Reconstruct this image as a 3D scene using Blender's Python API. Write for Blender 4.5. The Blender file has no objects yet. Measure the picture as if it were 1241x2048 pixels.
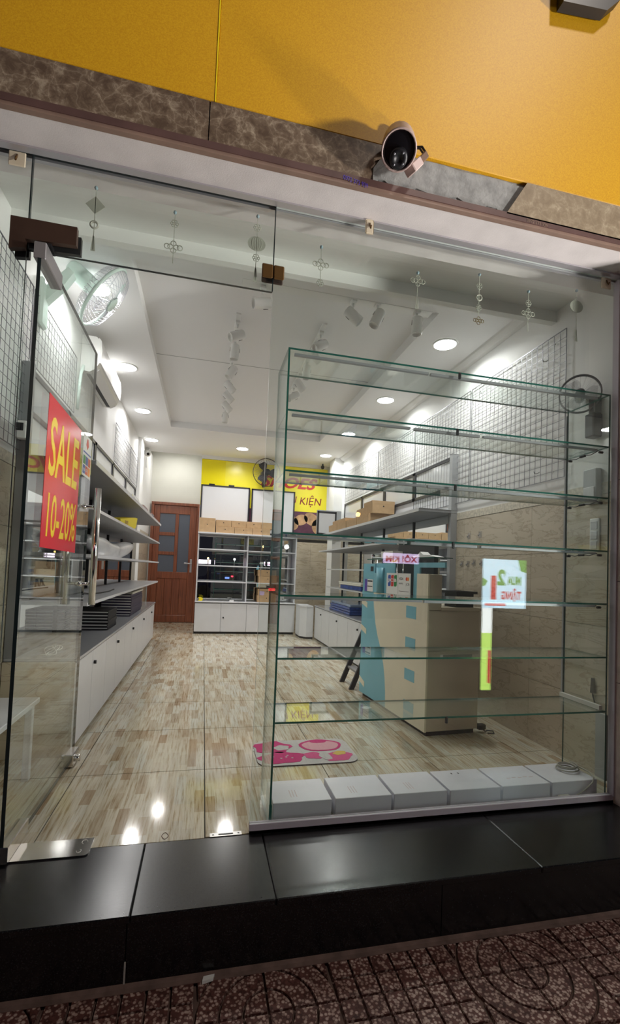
import bpy, bmesh, math, random
from mathutils import Vector, Matrix
random.seed(7)
S = bpy.context.scene
COL = S.collection
PI = math.pi

# ---------------------------------------------------------------- camera
cam = bpy.data.objects.new('camera', bpy.data.cameras.new('camera'))
COL.objects.link(cam)
S.camera = cam
_yaw, _pitch, _roll = 0.22303, 0.04043, 0.03941
_F = Vector((math.sin(_yaw)*math.cos(_pitch), math.cos(_yaw)*math.cos(_pitch), math.sin(_pitch)))
_R = Vector((math.cos(_yaw), -math.sin(_yaw), 0))
_U = _R.cross(_F)
_c, _s = math.cos(_roll), math.sin(_roll)
_R, _U = _c*_R+_s*_U, -_s*_R+_c*_U
cam.matrix_world = Matrix(((_R.x, _U.x, -_F.x, -0.05248), (_R.y, _U.y, -_F.y, -1.80904), (_R.z, _U.z, -_F.z, 1.01347), (0, 0, 0, 1)))
cam.data.sensor_fit = 'HORIZONTAL'
cam.data.sensor_width = 36
cam.data.lens = 924.78/1241*36
cam.data.shift_x = (620.5-618.89)/1241
cam.data.shift_y = (1104.37-1024)/1241
cam.data.clip_start = 0.05

# ---------------------------------------------------------------- world, exposure
S.view_settings.view_transform = 'Standard'
S.view_settings.look = 'None'
S.view_settings.exposure = 0.0
S.view_settings.gamma = 1.0
S.view_settings.use_curve_mapping = False
W = bpy.data.worlds.new('night')
S.world = W
W.use_nodes = True
W.node_tree.nodes['Background'].inputs[0].default_value = (0.012, 0.012, 0.016, 1)
W.node_tree.nodes['Background'].inputs[1].default_value = 1.0
S.cycles.max_bounces = 14
S.cycles.glossy_bounces = 8
S.cycles.diffuse_bounces = 5
S.cycles.transmission_bounces = 8
S.cycles.transparent_max_bounces = 48
S.cycles.caustics_reflective = False
S.cycles.caustics_refractive = False
S.cycles.sample_clamp_indirect = 6

def lamp(name, kind, loc, power, color=(1, 1, 1), size=0.2, target=None, spread=None, shape='DISK', size_y=None):
    d = bpy.data.lights.new(name, kind)
    d.energy = power
    d.color = color
    if kind == 'AREA':
        d.shape = shape
        d.size = size
        if size_y: d.size_y = size_y
        if spread: d.spread = spread
    elif kind in ('POINT', 'SPOT'):
        d.shadow_soft_size = size
    o = bpy.data.objects.new(name, d)
    COL.objects.link(o)
    o.location = loc
    if target is not None:
        o.rotation_euler = (Vector(target)-Vector(loc)).to_track_quat('-Z', 'Y').to_euler()
    return o

# unseen lights added to brighten the fascia, soffit and pavement, plus a street lamp
DOWN_POWER = 9.0
lamp('added_fascia_light', 'AREA', (5.9, -3.3, 0.9), 29, (1.0, 0.95, 0.90), 0.5, (0.4, 0, 2.9), math.radians(50))  # added low light from the right, aimed at the yellow fascia
lamp('added_soffit_light', 'AREA', (3.7, -1.3, 0.25), 17, (1.0, 0.93, 0.90), 0.5, (0.2, -0.1, 2.8), math.radians(80))  # added light close to the ground, brightens the soffit from below
lamp('added_pavement_light', 'POINT', (2.6, -2.6, 6.2), 270, (1.0, 0.90, 0.80), 0.2)  # added overhead light that lifts the pavement
lamp('street_lamp_light', 'POINT', (-5.0, -8.0, 5.0), 120, (1.0, 0.8, 0.62), 0.15)

# ---------------------------------------------------------------- materials
MATS = {}
def new_mat(name):
    m = bpy.data.materials.new(name)
    m.use_nodes = True
    MATS[name] = m
    return m, m.node_tree.nodes, m.node_tree.links, m.node_tree.nodes['Principled BSDF']

def mat(name, col, rough=0.5, metal=0.0, spec=0.5, var=0.0, vscale=8.0, bump=0.0, bscale=200.0, coat=0.0):
    m, n, l, b = new_mat(name)
    b.inputs['Base Color'].default_value = (*col, 1)
    b.inputs['Roughness'].default_value = rough
    b.inputs['Metallic'].default_value = metal
    b.inputs['Specular IOR Level'].default_value = spec
    if coat: b.inputs['Coat Weight'].default_value = coat
    g = None
    if var or bump:
        g = n.new('ShaderNodeNewGeometry')
    if var:
        t = n.new('ShaderNodeTexNoise'); t.inputs['Scale'].default_value = vscale; t.inputs['Detail'].default_value = 6
        l.new(g.outputs['Position'], t.inputs['Vector'])
        r = n.new('ShaderNodeValToRGB')
        r.color_ramp.elements[0].position = 0.3; r.color_ramp.elements[1].position = 0.7
        r.color_ramp.elements[0].color = (*[max(0, c*(1-var)) for c in col], 1)
        r.color_ramp.elements[1].color = (*[min(1, c*(1+var)) for c in col], 1)
        l.new(t.outputs['Fac'], r.inputs['Fac']); l.new(r.outputs['Color'], b.inputs['Base Color'])
    if bump:
        t = n.new('ShaderNodeTexNoise'); t.inputs['Scale'].default_value = bscale; t.inputs['Detail'].default_value = 3
        l.new(g.outputs['Position'], t.inputs['Vector'])
        bp = n.new('ShaderNodeBump'); bp.inputs['Strength'].default_value = bump; bp.inputs['Distance'].default_value = 0.002
        l.new(t.outputs['Fac'], bp.inputs['Height']); l.new(bp.outputs['Normal'], b.inputs['Normal'])
    return m

def emit(name, col, strength):
    m, n, l, b = new_mat(name)
    n.remove(b)
    e = n.new('ShaderNodeEmission')
    e.inputs[0].default_value = (*col, 1); e.inputs[1].default_value = strength
    l.new(e.outputs[0], n['Material Output'].inputs[0])
    return m

def glass(name, tint, f0=0.04, haze=0.0, hazecol=(0.8, 0.85, 0.83)):
    m, n, l, b = new_mat(name)
    n.remove(b)
    out = n['Material Output']
    tr = n.new('ShaderNodeBsdfTransparent'); tr.inputs[0].default_value = (*tint, 1)
    gl = n.new('ShaderNodeBsdfGlossy'); gl.inputs['Roughness'].default_value = 0.0
    gl.inputs[0].default_value = (1, 1, 1, 1)
    lw = n.new('ShaderNodeLayerWeight')
    pw = n.new('ShaderNodeMath'); pw.operation = 'POWER'; pw.inputs[1].default_value = 5
    lw.inputs['Blend'].default_value = 0.5
    l.new(lw.outputs['Facing'], pw.inputs[0])
    ma = n.new('ShaderNodeMath'); ma.operation = 'MULTIPLY_ADD'
    ma.inputs[1].default_value = 1-f0; ma.inputs[2].default_value = f0
    l.new(pw.outputs[0], ma.inputs[0])
    mx = n.new('ShaderNodeMixShader')
    l.new(ma.outputs[0], mx.inputs[0]); l.new(tr.outputs[0], mx.inputs[1]); l.new(gl.outputs[0], mx.inputs[2])
    res = mx.outputs[0]
    if haze:
        df = n.new('ShaderNodeBsdfDiffuse'); df.inputs[0].default_value = (*hazecol, 1)
        m2 = n.new('ShaderNodeMixShader'); m2.inputs[0].default_value = haze
        l.new(res, m2.inputs[1]); l.new(df.outputs[0], m2.inputs[2]); res = m2.outputs[0]
    l.new(res, out.inputs[0])
    return m

glass('glass_front', (0.965, 0.985, 0.975), 0.04, 0.008)
glass('glass_door', (0.93, 0.965, 0.95), 0.04, 0.006)
glass('glass_shelf', (0.95, 0.985, 0.972), 0.045, 0.012, (0.75, 0.88, 0.83))
glass('clear_plastic', (0.93, 0.93, 0.94), 0.06, 0.05, (0.8, 0.8, 0.82))
mat('glass_edge', (0.012, 0.115, 0.085), 0.15, 0, 0.6)
mat('glass_edge_painted_lit', (0.8, 0.85, 0.83), 0.3)  # pale colour painted in for the lit edge of the fixed pane
mat('glass_edge_dark', (0.012, 0.02, 0.022), 0.25)

mat('white_paint', (0.80, 0.80, 0.79), 0.7, var=0.02, vscale=3)
mat('ceiling_paint', (0.82, 0.82, 0.82), 0.75)
mat('alcove_paint', (0.72, 0.72, 0.66), 0.75, var=0.03, vscale=3)
mat('beam_paint', (0.80, 0.81, 0.78), 0.8, var=0.03, vscale=3)
mat('soffit_paint', (0.72, 0.68, 0.67), 0.7, var=0.08, vscale=8, bump=0.3, bscale=300)
mat('laminate_white', (0.64, 0.65, 0.68), 0.32, var=0.02)
mat('laminate_grey', (0.27, 0.275, 0.285), 0.45)
mat('counter_grey', (0.40, 0.41, 0.44), 0.15)
mat('dark_edge', (0.03, 0.03, 0.033), 0.5)
mat('dark_frame', (0.025, 0.025, 0.032), 0.35)
mat('panel_white', (0.62, 0.63, 0.65), 0.12, bump=0.35, bscale=18)
mat('mirror', (0.82, 0.85, 0.85), 0.0, 1.0)
mat('chrome', (0.78, 0.77, 0.76), 0.12, 1.0)
mat('brushed_steel', (0.62, 0.62, 0.62), 0.28, 1.0)
mat('bronze', (0.075, 0.042, 0.030), 0.35, 0.4, var=0.15)
mat('bronze_light', (0.16, 0.085, 0.028), 0.3, 0.5)
mat('grey_metal', (0.33, 0.32, 0.33), 0.4, 0.6)
mat('aluminium', (0.52, 0.50, 0.53), 0.4, 0.7)
mat('rail_pinkish', (0.56, 0.50, 0.56), 0.5, 0.1, var=0.05)
mat('black_plastic', (0.012, 0.012, 0.014), 0.4)
mat('black_gloss', (0.006, 0.006, 0.008), 0.06)
mat('white_plastic', (0.82, 0.82, 0.80), 0.35)
mat('fan_green', (0.62, 0.76, 0.70), 0.35)
mat('fan_wire', (0.50, 0.50, 0.54), 0.3, 0.3)
mat('cream_plastic', (0.62, 0.54, 0.40), 0.4)
mat('cardboard', (0.47, 0.31, 0.165), 0.8, var=0.08, vscale=20)
mat('yellow_paper', (0.85, 0.70, 0.02), 0.6)
mat('red_ink', (0.52, 0.012, 0.02), 0.5)
mat('poster_red', (0.66, 0.012, 0.03), 0.22)
mat('poster_yellow', (0.88, 0.66, 0.02), 0.3)
mat('sign_yellow', (0.86, 0.74, 0.005), 0.25)
mat('sign_yellow_light', (0.88, 0.78, 0.05), 0.25)
mat('ink_red', (0.60, 0.03, 0.02), 0.35)
mat('ink_maroon', (0.25, 0.015, 0.02), 0.35)
mat('ink_blue', (0.03, 0.08, 0.40), 0.4)
mat('ink_green', (0.01, 0.25, 0.06), 0.4)
mat('ink_orange', (0.80, 0.25, 0.03), 0.4)
mat('ink_black', (0.02, 0.02, 0.025), 0.5)
mat('ink_purple', (0.10, 0.06, 0.42), 0.4)
mat('paper_white', (0.82, 0.82, 0.80), 0.5)
mat('desk_cream', (0.80, 0.74, 0.58), 0.35, var=0.05, vscale=4)
mat('desk_blue', (0.20, 0.50, 0.62), 0.35, var=0.04, vscale=4)
mat('desk_beige', (0.56, 0.50, 0.39), 0.35, var=0.06, vscale=4)
mat('book_dark', (0.012, 0.012, 0.016), 0.6)
mat('book_pages', (0.88, 0.88, 0.86), 0.7)
mat('book_cover', (0.055, 0.045, 0.085), 0.5)
mat('blue_pack', (0.03, 0.07, 0.28), 0.15, var=0.3, vscale=14, bump=0.5, bscale=40)
mat('blue_pack_light', (0.22, 0.30, 0.45), 0.15, bump=0.5, bscale=40)
mat('lid_white', (0.76, 0.75, 0.68), 0.4)
mat('white_bag', (0.80, 0.80, 0.80), 0.2, bump=0.6, bscale=30)
mat('cord_white', (0.76, 0.77, 0.76), 0.45)
mat('cord_grey', (0.40, 0.39, 0.33), 0.5)
mat('mat_cloth', (0.52, 0.50, 0.48), 0.95, var=0.05, vscale=60)
mat('mat_magenta', (0.52, 0.04, 0.17), 0.95)
mat('mat_pink', (0.66, 0.36, 0.40), 0.95)
mat('mat_rose', (0.60, 0.10, 0.24), 0.95)
mat('mat_yellow', (0.62, 0.45, 0.12), 0.95)
mat('mat_edge', (0.06, 0.04, 0.05), 0.9)
mat('box_white', (0.74, 0.74, 0.79), 0.33, var=0.03, vscale=14)
mat('box_stain', (0.62, 0.50, 0.50), 0.4, var=0.1)
mat('tinted_led', (0.32, 0.33, 0.34), 0.4, 0.3)
mat('channel_grey', (0.40, 0.41, 0.42), 0.5)
mat('decal', (0.46, 0.47, 0.39), 0.7)
mat('decal_blue', (0.28, 0.40, 0.44), 0.7)
mat('decal_gold', (0.16, 0.12, 0.05), 0.6)
mat('concrete', (0.30, 0.30, 0.29), 0.95, var=0.25, vscale=20, bump=1.0, bscale=70)
mat('mortar', (0.15, 0.095, 0.08), 0.95, var=0.3, vscale=20, bump=0.6, bscale=100)
mat('mortar_pale', (0.42, 0.40, 0.37), 0.95)
mat('joint', (0.045, 0.04, 0.032), 0.9)
mat('asphalt', (0.03, 0.03, 0.032), 0.9, var=0.3, vscale=40)
mat('lip_brown', (0.115, 0.062, 0.055), 0.5, var=0.2)
mat('lip_wood', (0.26, 0.17, 0.13), 0.55, var=0.15)
mat('camera_shell', (0.48, 0.36, 0.33), 0.45, var=0.15, vscale=40)
mat('plug_pink', (0.55, 0.43, 0.40), 0.5)
mat('connector_brown', (0.16, 0.10, 0.07), 0.5)
mat('wire_black', (0.01, 0.01, 0.01), 0.5)
mat('wire_steel', (0.20, 0.20, 0.22), 0.35, 0.5)
mat('frosted', (0.10, 0.115, 0.15), 0.35, bump=0.3, bscale=150)
mat('photo_purple', (0.10, 0.03, 0.06), 0.4, var=0.4, vscale=6)
mat('photo_tan', (0.50, 0.30, 0.16), 0.4, var=0.35, vscale=9)
mat('grey_box', (0.40, 0.42, 0.44), 0.45)
mat('car_blue', (0.012, 0.016, 0.04), 0.25, 0.3)
mat('leaf_green', (0.2, 0.6, 0.1), 0.5)
emit('lamp_disc', (1.0, 0.99, 0.97), 30)
emit('lamp_warm', (1.0, 0.55, 0.15), 40)
emit('lamp_white', (1.0, 0.97, 0.92), 40)
emit('tail_red', (1.0, 0.02, 0.04), 8)
emit('head_blue', (0.15, 0.25, 1.0), 2.5)
emit('neon_pink', (1.0, 0.75, 0.95), 6)
emit('screen_sky', (0.60, 0.84, 1.0), 10)
emit('screen_white', (0.95, 1.0, 0.98), 11)
emit('screen_green', (0.16, 0.52, 0.05), 6)
emit('screen_lime', (0.55, 0.85, 0.15), 10)
emit('screen_red', (0.85, 0.03, 0.04), 6)
emit('screen_orange', (1.0, 0.55, 0.2), 6)
emit('cart_pink', (0.80, 0.62, 0.95), 8)
emit('cart_red', (0.75, 0.01, 0.06), 4)

def coords(n, l, scale=(1, 1, 1), rot=(0, 0, 0), loc=(0, 0, 0)):
    g = n.new('ShaderNodeNewGeometry'); mp = n.new('ShaderNodeMapping')
    mp.inputs['Scale'].default_value = scale; mp.inputs['Rotation'].default_value = rot; mp.inputs['Location'].default_value = loc
    l.new(g.outputs['Position'], mp.inputs['Vector'])
    return mp.outputs['Vector']
def ramp(n, stops, interp='LINEAR'):
    r = n.new('ShaderNodeValToRGB'); r.color_ramp.interpolation = interp
    e = r.color_ramp.elements
    e[0].position, e[0].color = stops[0][0], (*stops[0][1], 1)
    e[1].position, e[1].color = stops[-1][0], (*stops[-1][1], 1)
    for p, c in stops[1:-1]:
        x = e.new(p); x.color = (*c, 1)
    return r
def mixrgb(n, l, a, b, fac, mode='MIX'):
    m = n.new('ShaderNodeMix'); m.data_type = 'RGBA'; m.blend_type = mode
    for v, s in ((fac, m.inputs[0]), (a, m.inputs[6]), (b, m.inputs[7])):
        if hasattr(v, 'is_output'): l.new(v, s)
        elif isinstance(v, (int, float)): s.default_value = v
        else: s.default_value = (*v, 1)
    return m.outputs[2]

# wood-strip patterned ceramic floor
m, n, l, b = new_mat('floor_tile')
v = coords(n, l, (1, 1, 1), (0, 0, PI/2))
br = n.new('ShaderNodeTexBrick')
br.offset = 0.37; br.offset_frequency = 2; br.squash = 0.7; br.squash_frequency = 3
br.inputs['Color1'].default_value = (0, 0, 0, 1); br.inputs['Color2'].default_value = (1, 1, 1, 1)
br.inputs['Mortar'].default_value = (0.5, 0.5, 0.5, 1)
br.inputs['Scale'].default_value = 1.0; br.inputs['Mortar Size'].default_value = 0.0
br.inputs['Brick Width'].default_value = 0.19; br.inputs['Row Height'].default_value = 0.043; br.inputs['Bias'].default_value = 0.0
l.new(v, br.inputs['Vector'])
r1 = ramp(n, [(0.0, (0.40, 0.305, 0.20)), (0.10, (0.46, 0.385, 0.275)), (0.22, (0.54, 0.485, 0.37)), (0.6, (0.62, 0.58, 0.465)), (0.85, (0.59, 0.58, 0.50)), (1.0, (0.51, 0.445, 0.335))])
l.new(br.outputs['Color'], r1.inputs['Fac'])
v2 = coords(n, l, (60, 3.0, 1))
no = n.new('ShaderNodeTexNoise'); no.inputs['Scale'].default_value = 1.6; no.inputs['Detail'].default_value = 6; no.inputs['Roughness'].default_value = 0.65
l.new(v2, no.inputs['Vector'])
r2 = ramp(n, [(0.36, (0.60, 0.50, 0.38)), (0.46, (0.88, 0.84, 0.78)), (0.55, (1, 1, 1)), (0.72, (1.1, 1.1, 1.08))])
l.new(no.outputs['Fac'], r2.inputs['Fac'])
l.new(mixrgb(n, l, r1.outputs['Color'], r2.outputs['Color'], 1.0, 'MULTIPLY'), b.inputs['Base Color'])
b.inputs['Roughness'].default_value = 0.09
b.inputs['Specular IOR Level'].default_value = 0.55

# beige stone wall tile with diagonal creases
m, n, l, b = new_mat('wall_tile')
v = coords(n, l, (1, 1.5, 4.5), (0.45, 0, 0))
no = n.new('ShaderNodeTexNoise'); no.inputs['Scale'].default_value = 3.2; no.inputs['Detail'].default_value = 8; no.inputs['Roughness'].default_value = 0.6; no.inputs['Distortion'].default_value = 0.6
l.new(v, no.inputs['Vector'])
r1 = ramp(n, [(0.0, (0.50, 0.43, 0.325)), (0.46, (0.55, 0.48, 0.37)), (0.495, (0.41, 0.335, 0.24)), (0.515, (0.57, 0.50, 0.385)), (1.0, (0.61, 0.535, 0.42))])
l.new(no.outputs['Fac'], r1.inputs['Fac']); l.new(r1.outputs['Color'], b.inputs['Base Color'])
b.inputs['Roughness'].default_value = 0.28
bp = n.new('ShaderNodeBump'); bp.inputs['Strength'].default_value = 0.25; bp.inputs['Distance'].default_value = 0.004
l.new(no.outputs['Fac'], bp.inputs['Height']); l.new(bp.outputs['Normal'], b.inputs['Normal'])
mat('wall_border', (0.60, 0.55, 0.45), 0.4, var=0.25, vscale=55)
mat('jamb_tile', (0.58, 0.45, 0.41), 0.4, var=0.10, vscale=26, bump=0.2, bscale=120)

# brown veined marble
def marble(name, dark, mid, vein):
    m, n, l, b = new_mat(name)
    v = coords(n, l)
    no = n.new('ShaderNodeTexNoise'); no.inputs['Scale'].default_value = 9; no.inputs['Detail'].default_value = 7
    l.new(v, no.inputs['Vector'])
    wv = mixrgb(n, l, v, no.outputs['Color'], 0.12)
    vo = n.new('ShaderNodeTexVoronoi'); vo.feature = 'DISTANCE_TO_EDGE'; vo.inputs['Scale'].default_value = 15
    l.new(wv, vo.inputs['Vector'])
    r1 = ramp(n, [(0.0, vein), (0.035, mid), (0.25, dark), (1.0, dark)])
    l.new(vo.outputs['Distance'], r1.inputs['Fac'])
    n2 = n.new('ShaderNodeTexNoise'); n2.inputs['Scale'].default_value = 24; n2.inputs['Detail'].default_value = 10; n2.inputs['Roughness'].default_value = 0.74; n2.inputs['Distortion'].default_value = 0.5
    l.new(v, n2.inputs['Vector'])
    r2 = ramp(n, [(0.42, dark), (0.54, mid), (0.66, vein)])
    l.new(n2.outputs['Fac'], r2.inputs['Fac'])
    l.new(mixrgb(n, l, r1.outputs['Color'], r2.outputs['Color'], 0.68), b.inputs['Base Color'])
    b.inputs['Roughness'].default_value = 0.3
marble('marble_brown', (0.105, 0.070, 0.048), (0.20, 0.145, 0.10), (0.46, 0.38, 0.28))
marble('marble_pale', (0.26, 0.20, 0.135), (0.34, 0.27, 0.185), (0.52, 0.44, 0.32))

# black speckled granite
m, n, l, b = new_mat('granite')
v = coords(n, l)
vo = n.new('ShaderNodeTexVoronoi'); vo.inputs['Scale'].default_value = 340
l.new(v, vo.inputs['Vector'])
sx = n.new('ShaderNodeSeparateColor'); l.new(vo.outputs['Color'], sx.inputs[0])
r1 = ramp(n, [(0.0, (0.004, 0.004, 0.005)), (0.5, (0.007, 0.007, 0.008)), (0.85, (0.016, 0.016, 0.018)), (0.985, (0.025, 0.025, 0.028)), (0.998, (0.24, 0.23, 0.22))], 'CONSTANT')
l.new(sx.outputs[0], r1.inputs['Fac']); l.new(r1.outputs['Color'], b.inputs['Base Color'])
b.inputs['Roughness'].default_value = 0.22
bp = n.new('ShaderNodeBump'); bp.inputs['Strength'].default_value = 0.1; bp.inputs['Distance'].default_value = 0.001
l.new(sx.outputs[1], bp.inputs['Height']); l.new(bp.outputs['Normal'], b.inputs['Normal'])

# red terrazzo pavement
m, n, l, b = new_mat('terrazzo')
v = coords(n, l)
vo = n.new('ShaderNodeTexVoronoi'); vo.inputs['Scale'].default_value = 105; vo.inputs['Randomness'].default_value = 1
l.new(v, vo.inputs['Vector'])
r1 = ramp(n, [(0.0, (0.60, 0.48, 0.43)), (0.42, (0.50, 0.38, 0.34)), (0.52, (0.15, 0.060, 0.050)), (1.0, (0.11, 0.042, 0.036))])
l.new(vo.outputs['Distance'], r1.inputs['Fac'])
sx = n.new('ShaderNodeSeparateColor'); l.new(vo.outputs['Color'], sx.inputs[0])
r2 = ramp(n, [(0.0, (0.45, 0.36, 0.34)), (0.5, (0.9, 0.85, 0.83)), (1.0, (1.1, 1.1, 1.08))]); l.new(sx.outputs[1], r2.inputs['Fac'])
no = n.new('ShaderNodeTexNoise'); no.inputs['Scale'].default_value = 5; no.inputs['Detail'].default_value = 4; l.new(v, no.inputs['Vector'])
r3 = ramp(n, [(0.3, (0.55, 0.45, 0.42)), (0.62, (1, 1, 1))]); l.new(no.outputs['Fac'], r3.inputs['Fac'])
a1 = mixrgb(n, l, r1.outputs['Color'], r2.outputs['Color'], 1.0, 'MULTIPLY')
l.new(mixrgb(n, l, a1, r3.outputs['Color'], 1.0, 'MULTIPLY'), b.inputs['Base Color'])
b.inputs['Roughness'].default_value = 0.6

# yellow aluminium composite fascia
m, n, l, b = new_mat('fascia_yellow')
v = coords(n, l)
no = n.new('ShaderNodeTexNoise'); no.inputs['Scale'].default_value = 260; no.inputs['Detail'].default_value = 2; l.new(v, no.inputs['Vector'])
r1 = ramp(n, [(0.3, (0.60, 0.29, 0.006)), (0.7, (0.72, 0.40, 0.012))]); l.new(no.outputs['Fac'], r1.inputs['Fac'])
l.new(r1.outputs['Color'], b.inputs['Base Color'])
b.inputs['Roughness'].default_value = 0.5

# reddish door wood
m, n, l, b = new_mat('door_wood')
v = coords(n, l, (30, 30, 2))
no = n.new('ShaderNodeTexNoise'); no.inputs['Scale'].default_value = 1.5; no.inputs['Detail'].default_value = 6; no.inputs['Distortion'].default_value = 0.4
l.new(v, no.inputs['Vector'])
r1 = ramp(n, [(0.3, (0.14, 0.042, 0.022)), (0.55, (0.25, 0.080, 0.040)), (0.8, (0.31, 0.11, 0.055))])
l.new(no.outputs['Fac'], r1.inputs['Fac']); l.new(r1.outputs['Color'], b.inputs['Base Color'])
b.inputs['Roughness'].default_value = 0.3

# ---------------------------------------------------------------- mesh builder
class MB:
    def __init__(self):
        self.v, self.f, self.m, self.s = [], [], [], []
        self.M = Matrix.Identity(4)
    def add(self, vs, fs, mi=0, smooth=None):
        o = len(self.v)
        self.v += [tuple(self.M @ Vector(p)) for p in vs]
        for k, f in enumerate(fs):
            self.f.append([o+i for i in f])
            self.m.append(mi[k] if isinstance(mi, (list, tuple)) else mi)
            self.s.append(bool(smooth[k]) if smooth else False)
        return self
    def box(self, x0, y0, z0, x1, y1, z1, mi=0):
        if x0 > x1: x0, x1 = x1, x0
        if y0 > y1: y0, y1 = y1, y0
        if z0 > z1: z0, z1 = z1, z0
        vs = [(x, y, z) for z in (z0, z1) for y in (y0, y1) for x in (x0, x1)]
        # faces: bottom, top, front(-y), back(+y), left(-x), right(+x)
        return self.add(vs, [(0, 2, 3, 1), (4, 5, 7, 6), (0, 1, 5, 4), (2, 6, 7, 3), (0, 4, 6, 2), (1, 3, 7, 5)], mi)
    def cbox(self, x0, y0, z0, x1, y1, z1, c=0.004, mi=0):
        # a box with its long edges and corners chamfered
        bm = bmesh.new()
        bmesh.ops.create_cube(bm, size=1)
        for q in bm.verts:
            q.co = ((x0+x1)/2+q.co.x*(x1-x0), (y0+y1)/2+q.co.y*(y1-y0), (z0+z1)/2+q.co.z*(z1-z0))
        bmesh.ops.bevel(bm, geom=bm.edges[:], offset=c, segments=1, affect='EDGES')
        bm.normal_update()
        self.add([q.co[:] for q in bm.verts], [[q.index for q in f.verts] for f in bm.faces], mi)
        bm.free()
        return self
    def prism(self, pts, a, b, axis='z', mi=0, mi_cap=None):
        # polygon extruded along axis; pts are (u, v) in the other two axes in xyz order
        def P(p, t):
            return {'z': (p[0], p[1], t), 'y': (p[0], t, p[1]), 'x': (t, p[0], p[1])}[axis]
        n = len(pts)
        vs = [P(p, a) for p in pts]+[P(p, b) for p in pts]
        mc = mi if mi_cap is None else mi_cap
        fs = [list(range(n))[::-1], list(range(n, 2*n))]+[(i, (i+1) % n, n+(i+1) % n, n+i) for i in range(n)]
        return self.add(vs, fs, [mc, mc]+[mi]*n)
    def cyl(self, p0, p1, r0, r1=None, seg=12, mi=0, caps=True, mi_end=None):
        r1 = r0 if r1 is None else r1
        p0, p1 = Vector(p0), Vector(p1)
        d = (p1-p0).normalized()
        u = d.orthogonal().normalized(); w = d.cross(u)
        vs = [p+(u*math.cos(2*PI*i/seg)+w*math.sin(2*PI*i/seg))*r for p, r in ((p0, r0), (p1, r1)) for i in range(seg)]
        fs = [(i, (i+1) % seg, seg+(i+1) % seg, seg+i) for i in range(seg)]
        ms, sm = [mi]*seg, [1]*seg
        if caps:
            fs += [list(range(seg))[::-1], list(range(seg, 2*seg))]
            ms += [mi, mi if mi_end is None else mi_end]; sm += [0, 0]
        return self.add(vs, fs, ms, sm)
    def tube(self, pts, r, seg=6, mi=0, closed=False):
        pts = [Vector(p) for p in pts]
        n = len(pts)
        vs, fs = [], []
        prev = None
        for i, p in enumerate(pts):
            d = (pts[(i+1) % n]-pts[i-1]) if (closed or 0 < i < n-1) else ((pts[1]-pts[0]) if i == 0 else (pts[-1]-pts[-2]))
            d.normalize()
            u = d.orthogonal().normalized() if prev is None else (prev-d*prev.dot(d)).normalized()
            prev = u; w = d.cross(u)
            vs += [p+(u*math.cos(2*PI*k/seg)+w*math.sin(2*PI*k/seg))*r for k in range(seg)]
        for i in range(n if closed else n-1):
            j = (i+1) % n
            fs += [(i*seg+k, i*seg+(k+1) % seg, j*seg+(k+1) % seg, j*seg+k) for k in range(seg)]
        sm = [1]*len(fs)
        if not closed:
            fs += [list(range(seg))[::-1], list(range((n-1)*seg, n*seg))]; sm += [0, 0]
        return self.add(vs, fs, mi, sm)
    def lathe(self, prof, M=None, seg=24, mi=0):
        # prof: list of (radius, height) turned about local z
        old = self.M
        if M is not None: self.M = old @ M
        vs = [(r*math.cos(2*PI*i/seg), r*math.sin(2*PI*i/seg), z) for r, z in prof for i in range(seg)]
        fs = [(k*seg+i, k*seg+(i+1) % seg, (k+1)*seg+(i+1) % seg, (k+1)*seg+i) for k in range(len(prof)-1) for i in range(seg)]
        ms = [mi[k] if isinstance(mi, (list, tuple)) else mi for k in range(len(prof)-1) for i in range(seg)]
        self.add(vs, fs, ms, [1]*len(fs))
        self.M = old
        return self
    def mesh(self, name, mats, off=(0, 0, 0)):
        me = bpy.data.meshes.new(name)
        me.from_pydata([(a-off[0], b-off[1], c-off[2]) for a, b, c in self.v], [], self.f)
        for q in (mats if isinstance(mats, (list, tuple)) else [mats]):
            me.materials.append(MATS[q])
        me.polygons.foreach_set('material_index', self.m)
        me.polygons.foreach_set('use_smooth', self.s)
        me.update()
        return me

ORIG = {}
def tag(o, label=None, cat=None, group=None, kind=None):
    if label: o['label'] = label
    if cat: o['category'] = cat
    if group: o['group'] = group
    if kind: o['kind'] = kind
    return o
def put(name, me, parent=None):
    o = bpy.data.objects.new(name, me)
    COL.objects.link(o)
    if parent is not None: o.parent = parent
    return o
def part(name, mb, mats, parent, label=None, kind=None):
    o = put(name, mb.mesh(name, mats, ORIG[parent.name]), parent)
    ORIG[o.name] = ORIG[parent.name]
    return tag(o, label, kind=kind)
def thing(name, loc, label, cat, group=None):
    o = put(name, None)
    o.empty_display_size = 0.1
    o.location = loc
    ORIG[o.name] = tuple(loc)
    return tag(o, label, cat, group)
def solo(name, mb, mats, label=None, cat=None, group=None, kind=None):
    xs = [p[0] for p in mb.v]; ys = [p[1] for p in mb.v]; zs = [p[2] for p in mb.v]
    off = ((min(xs)+max(xs))/2, (min(ys)+max(ys))/2, min(zs))
    o = put(name, mb.mesh(name, mats, off))
    o.location = off
    ORIG[o.name] = off
    return tag(o, label, cat, group, kind)
def struct(name, mb, mats, label=None, cat=None):
    return solo(name, mb, mats, label, cat, kind='structure')
def dup(root, loc, rotz, label, group=None):
    r = root.copy(); COL.objects.link(r)
    r.location = loc; r.rotation_euler = (0, 0, rotz)
    r['label'] = label
    if group: r['group'] = group
    for ch in list(root.children):
        c = ch.copy(); COL.objects.link(c); c.parent = r
        for g in list(ch.children):
            d = g.copy(); COL.objects.link(d); d.parent = c
    return r
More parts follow.
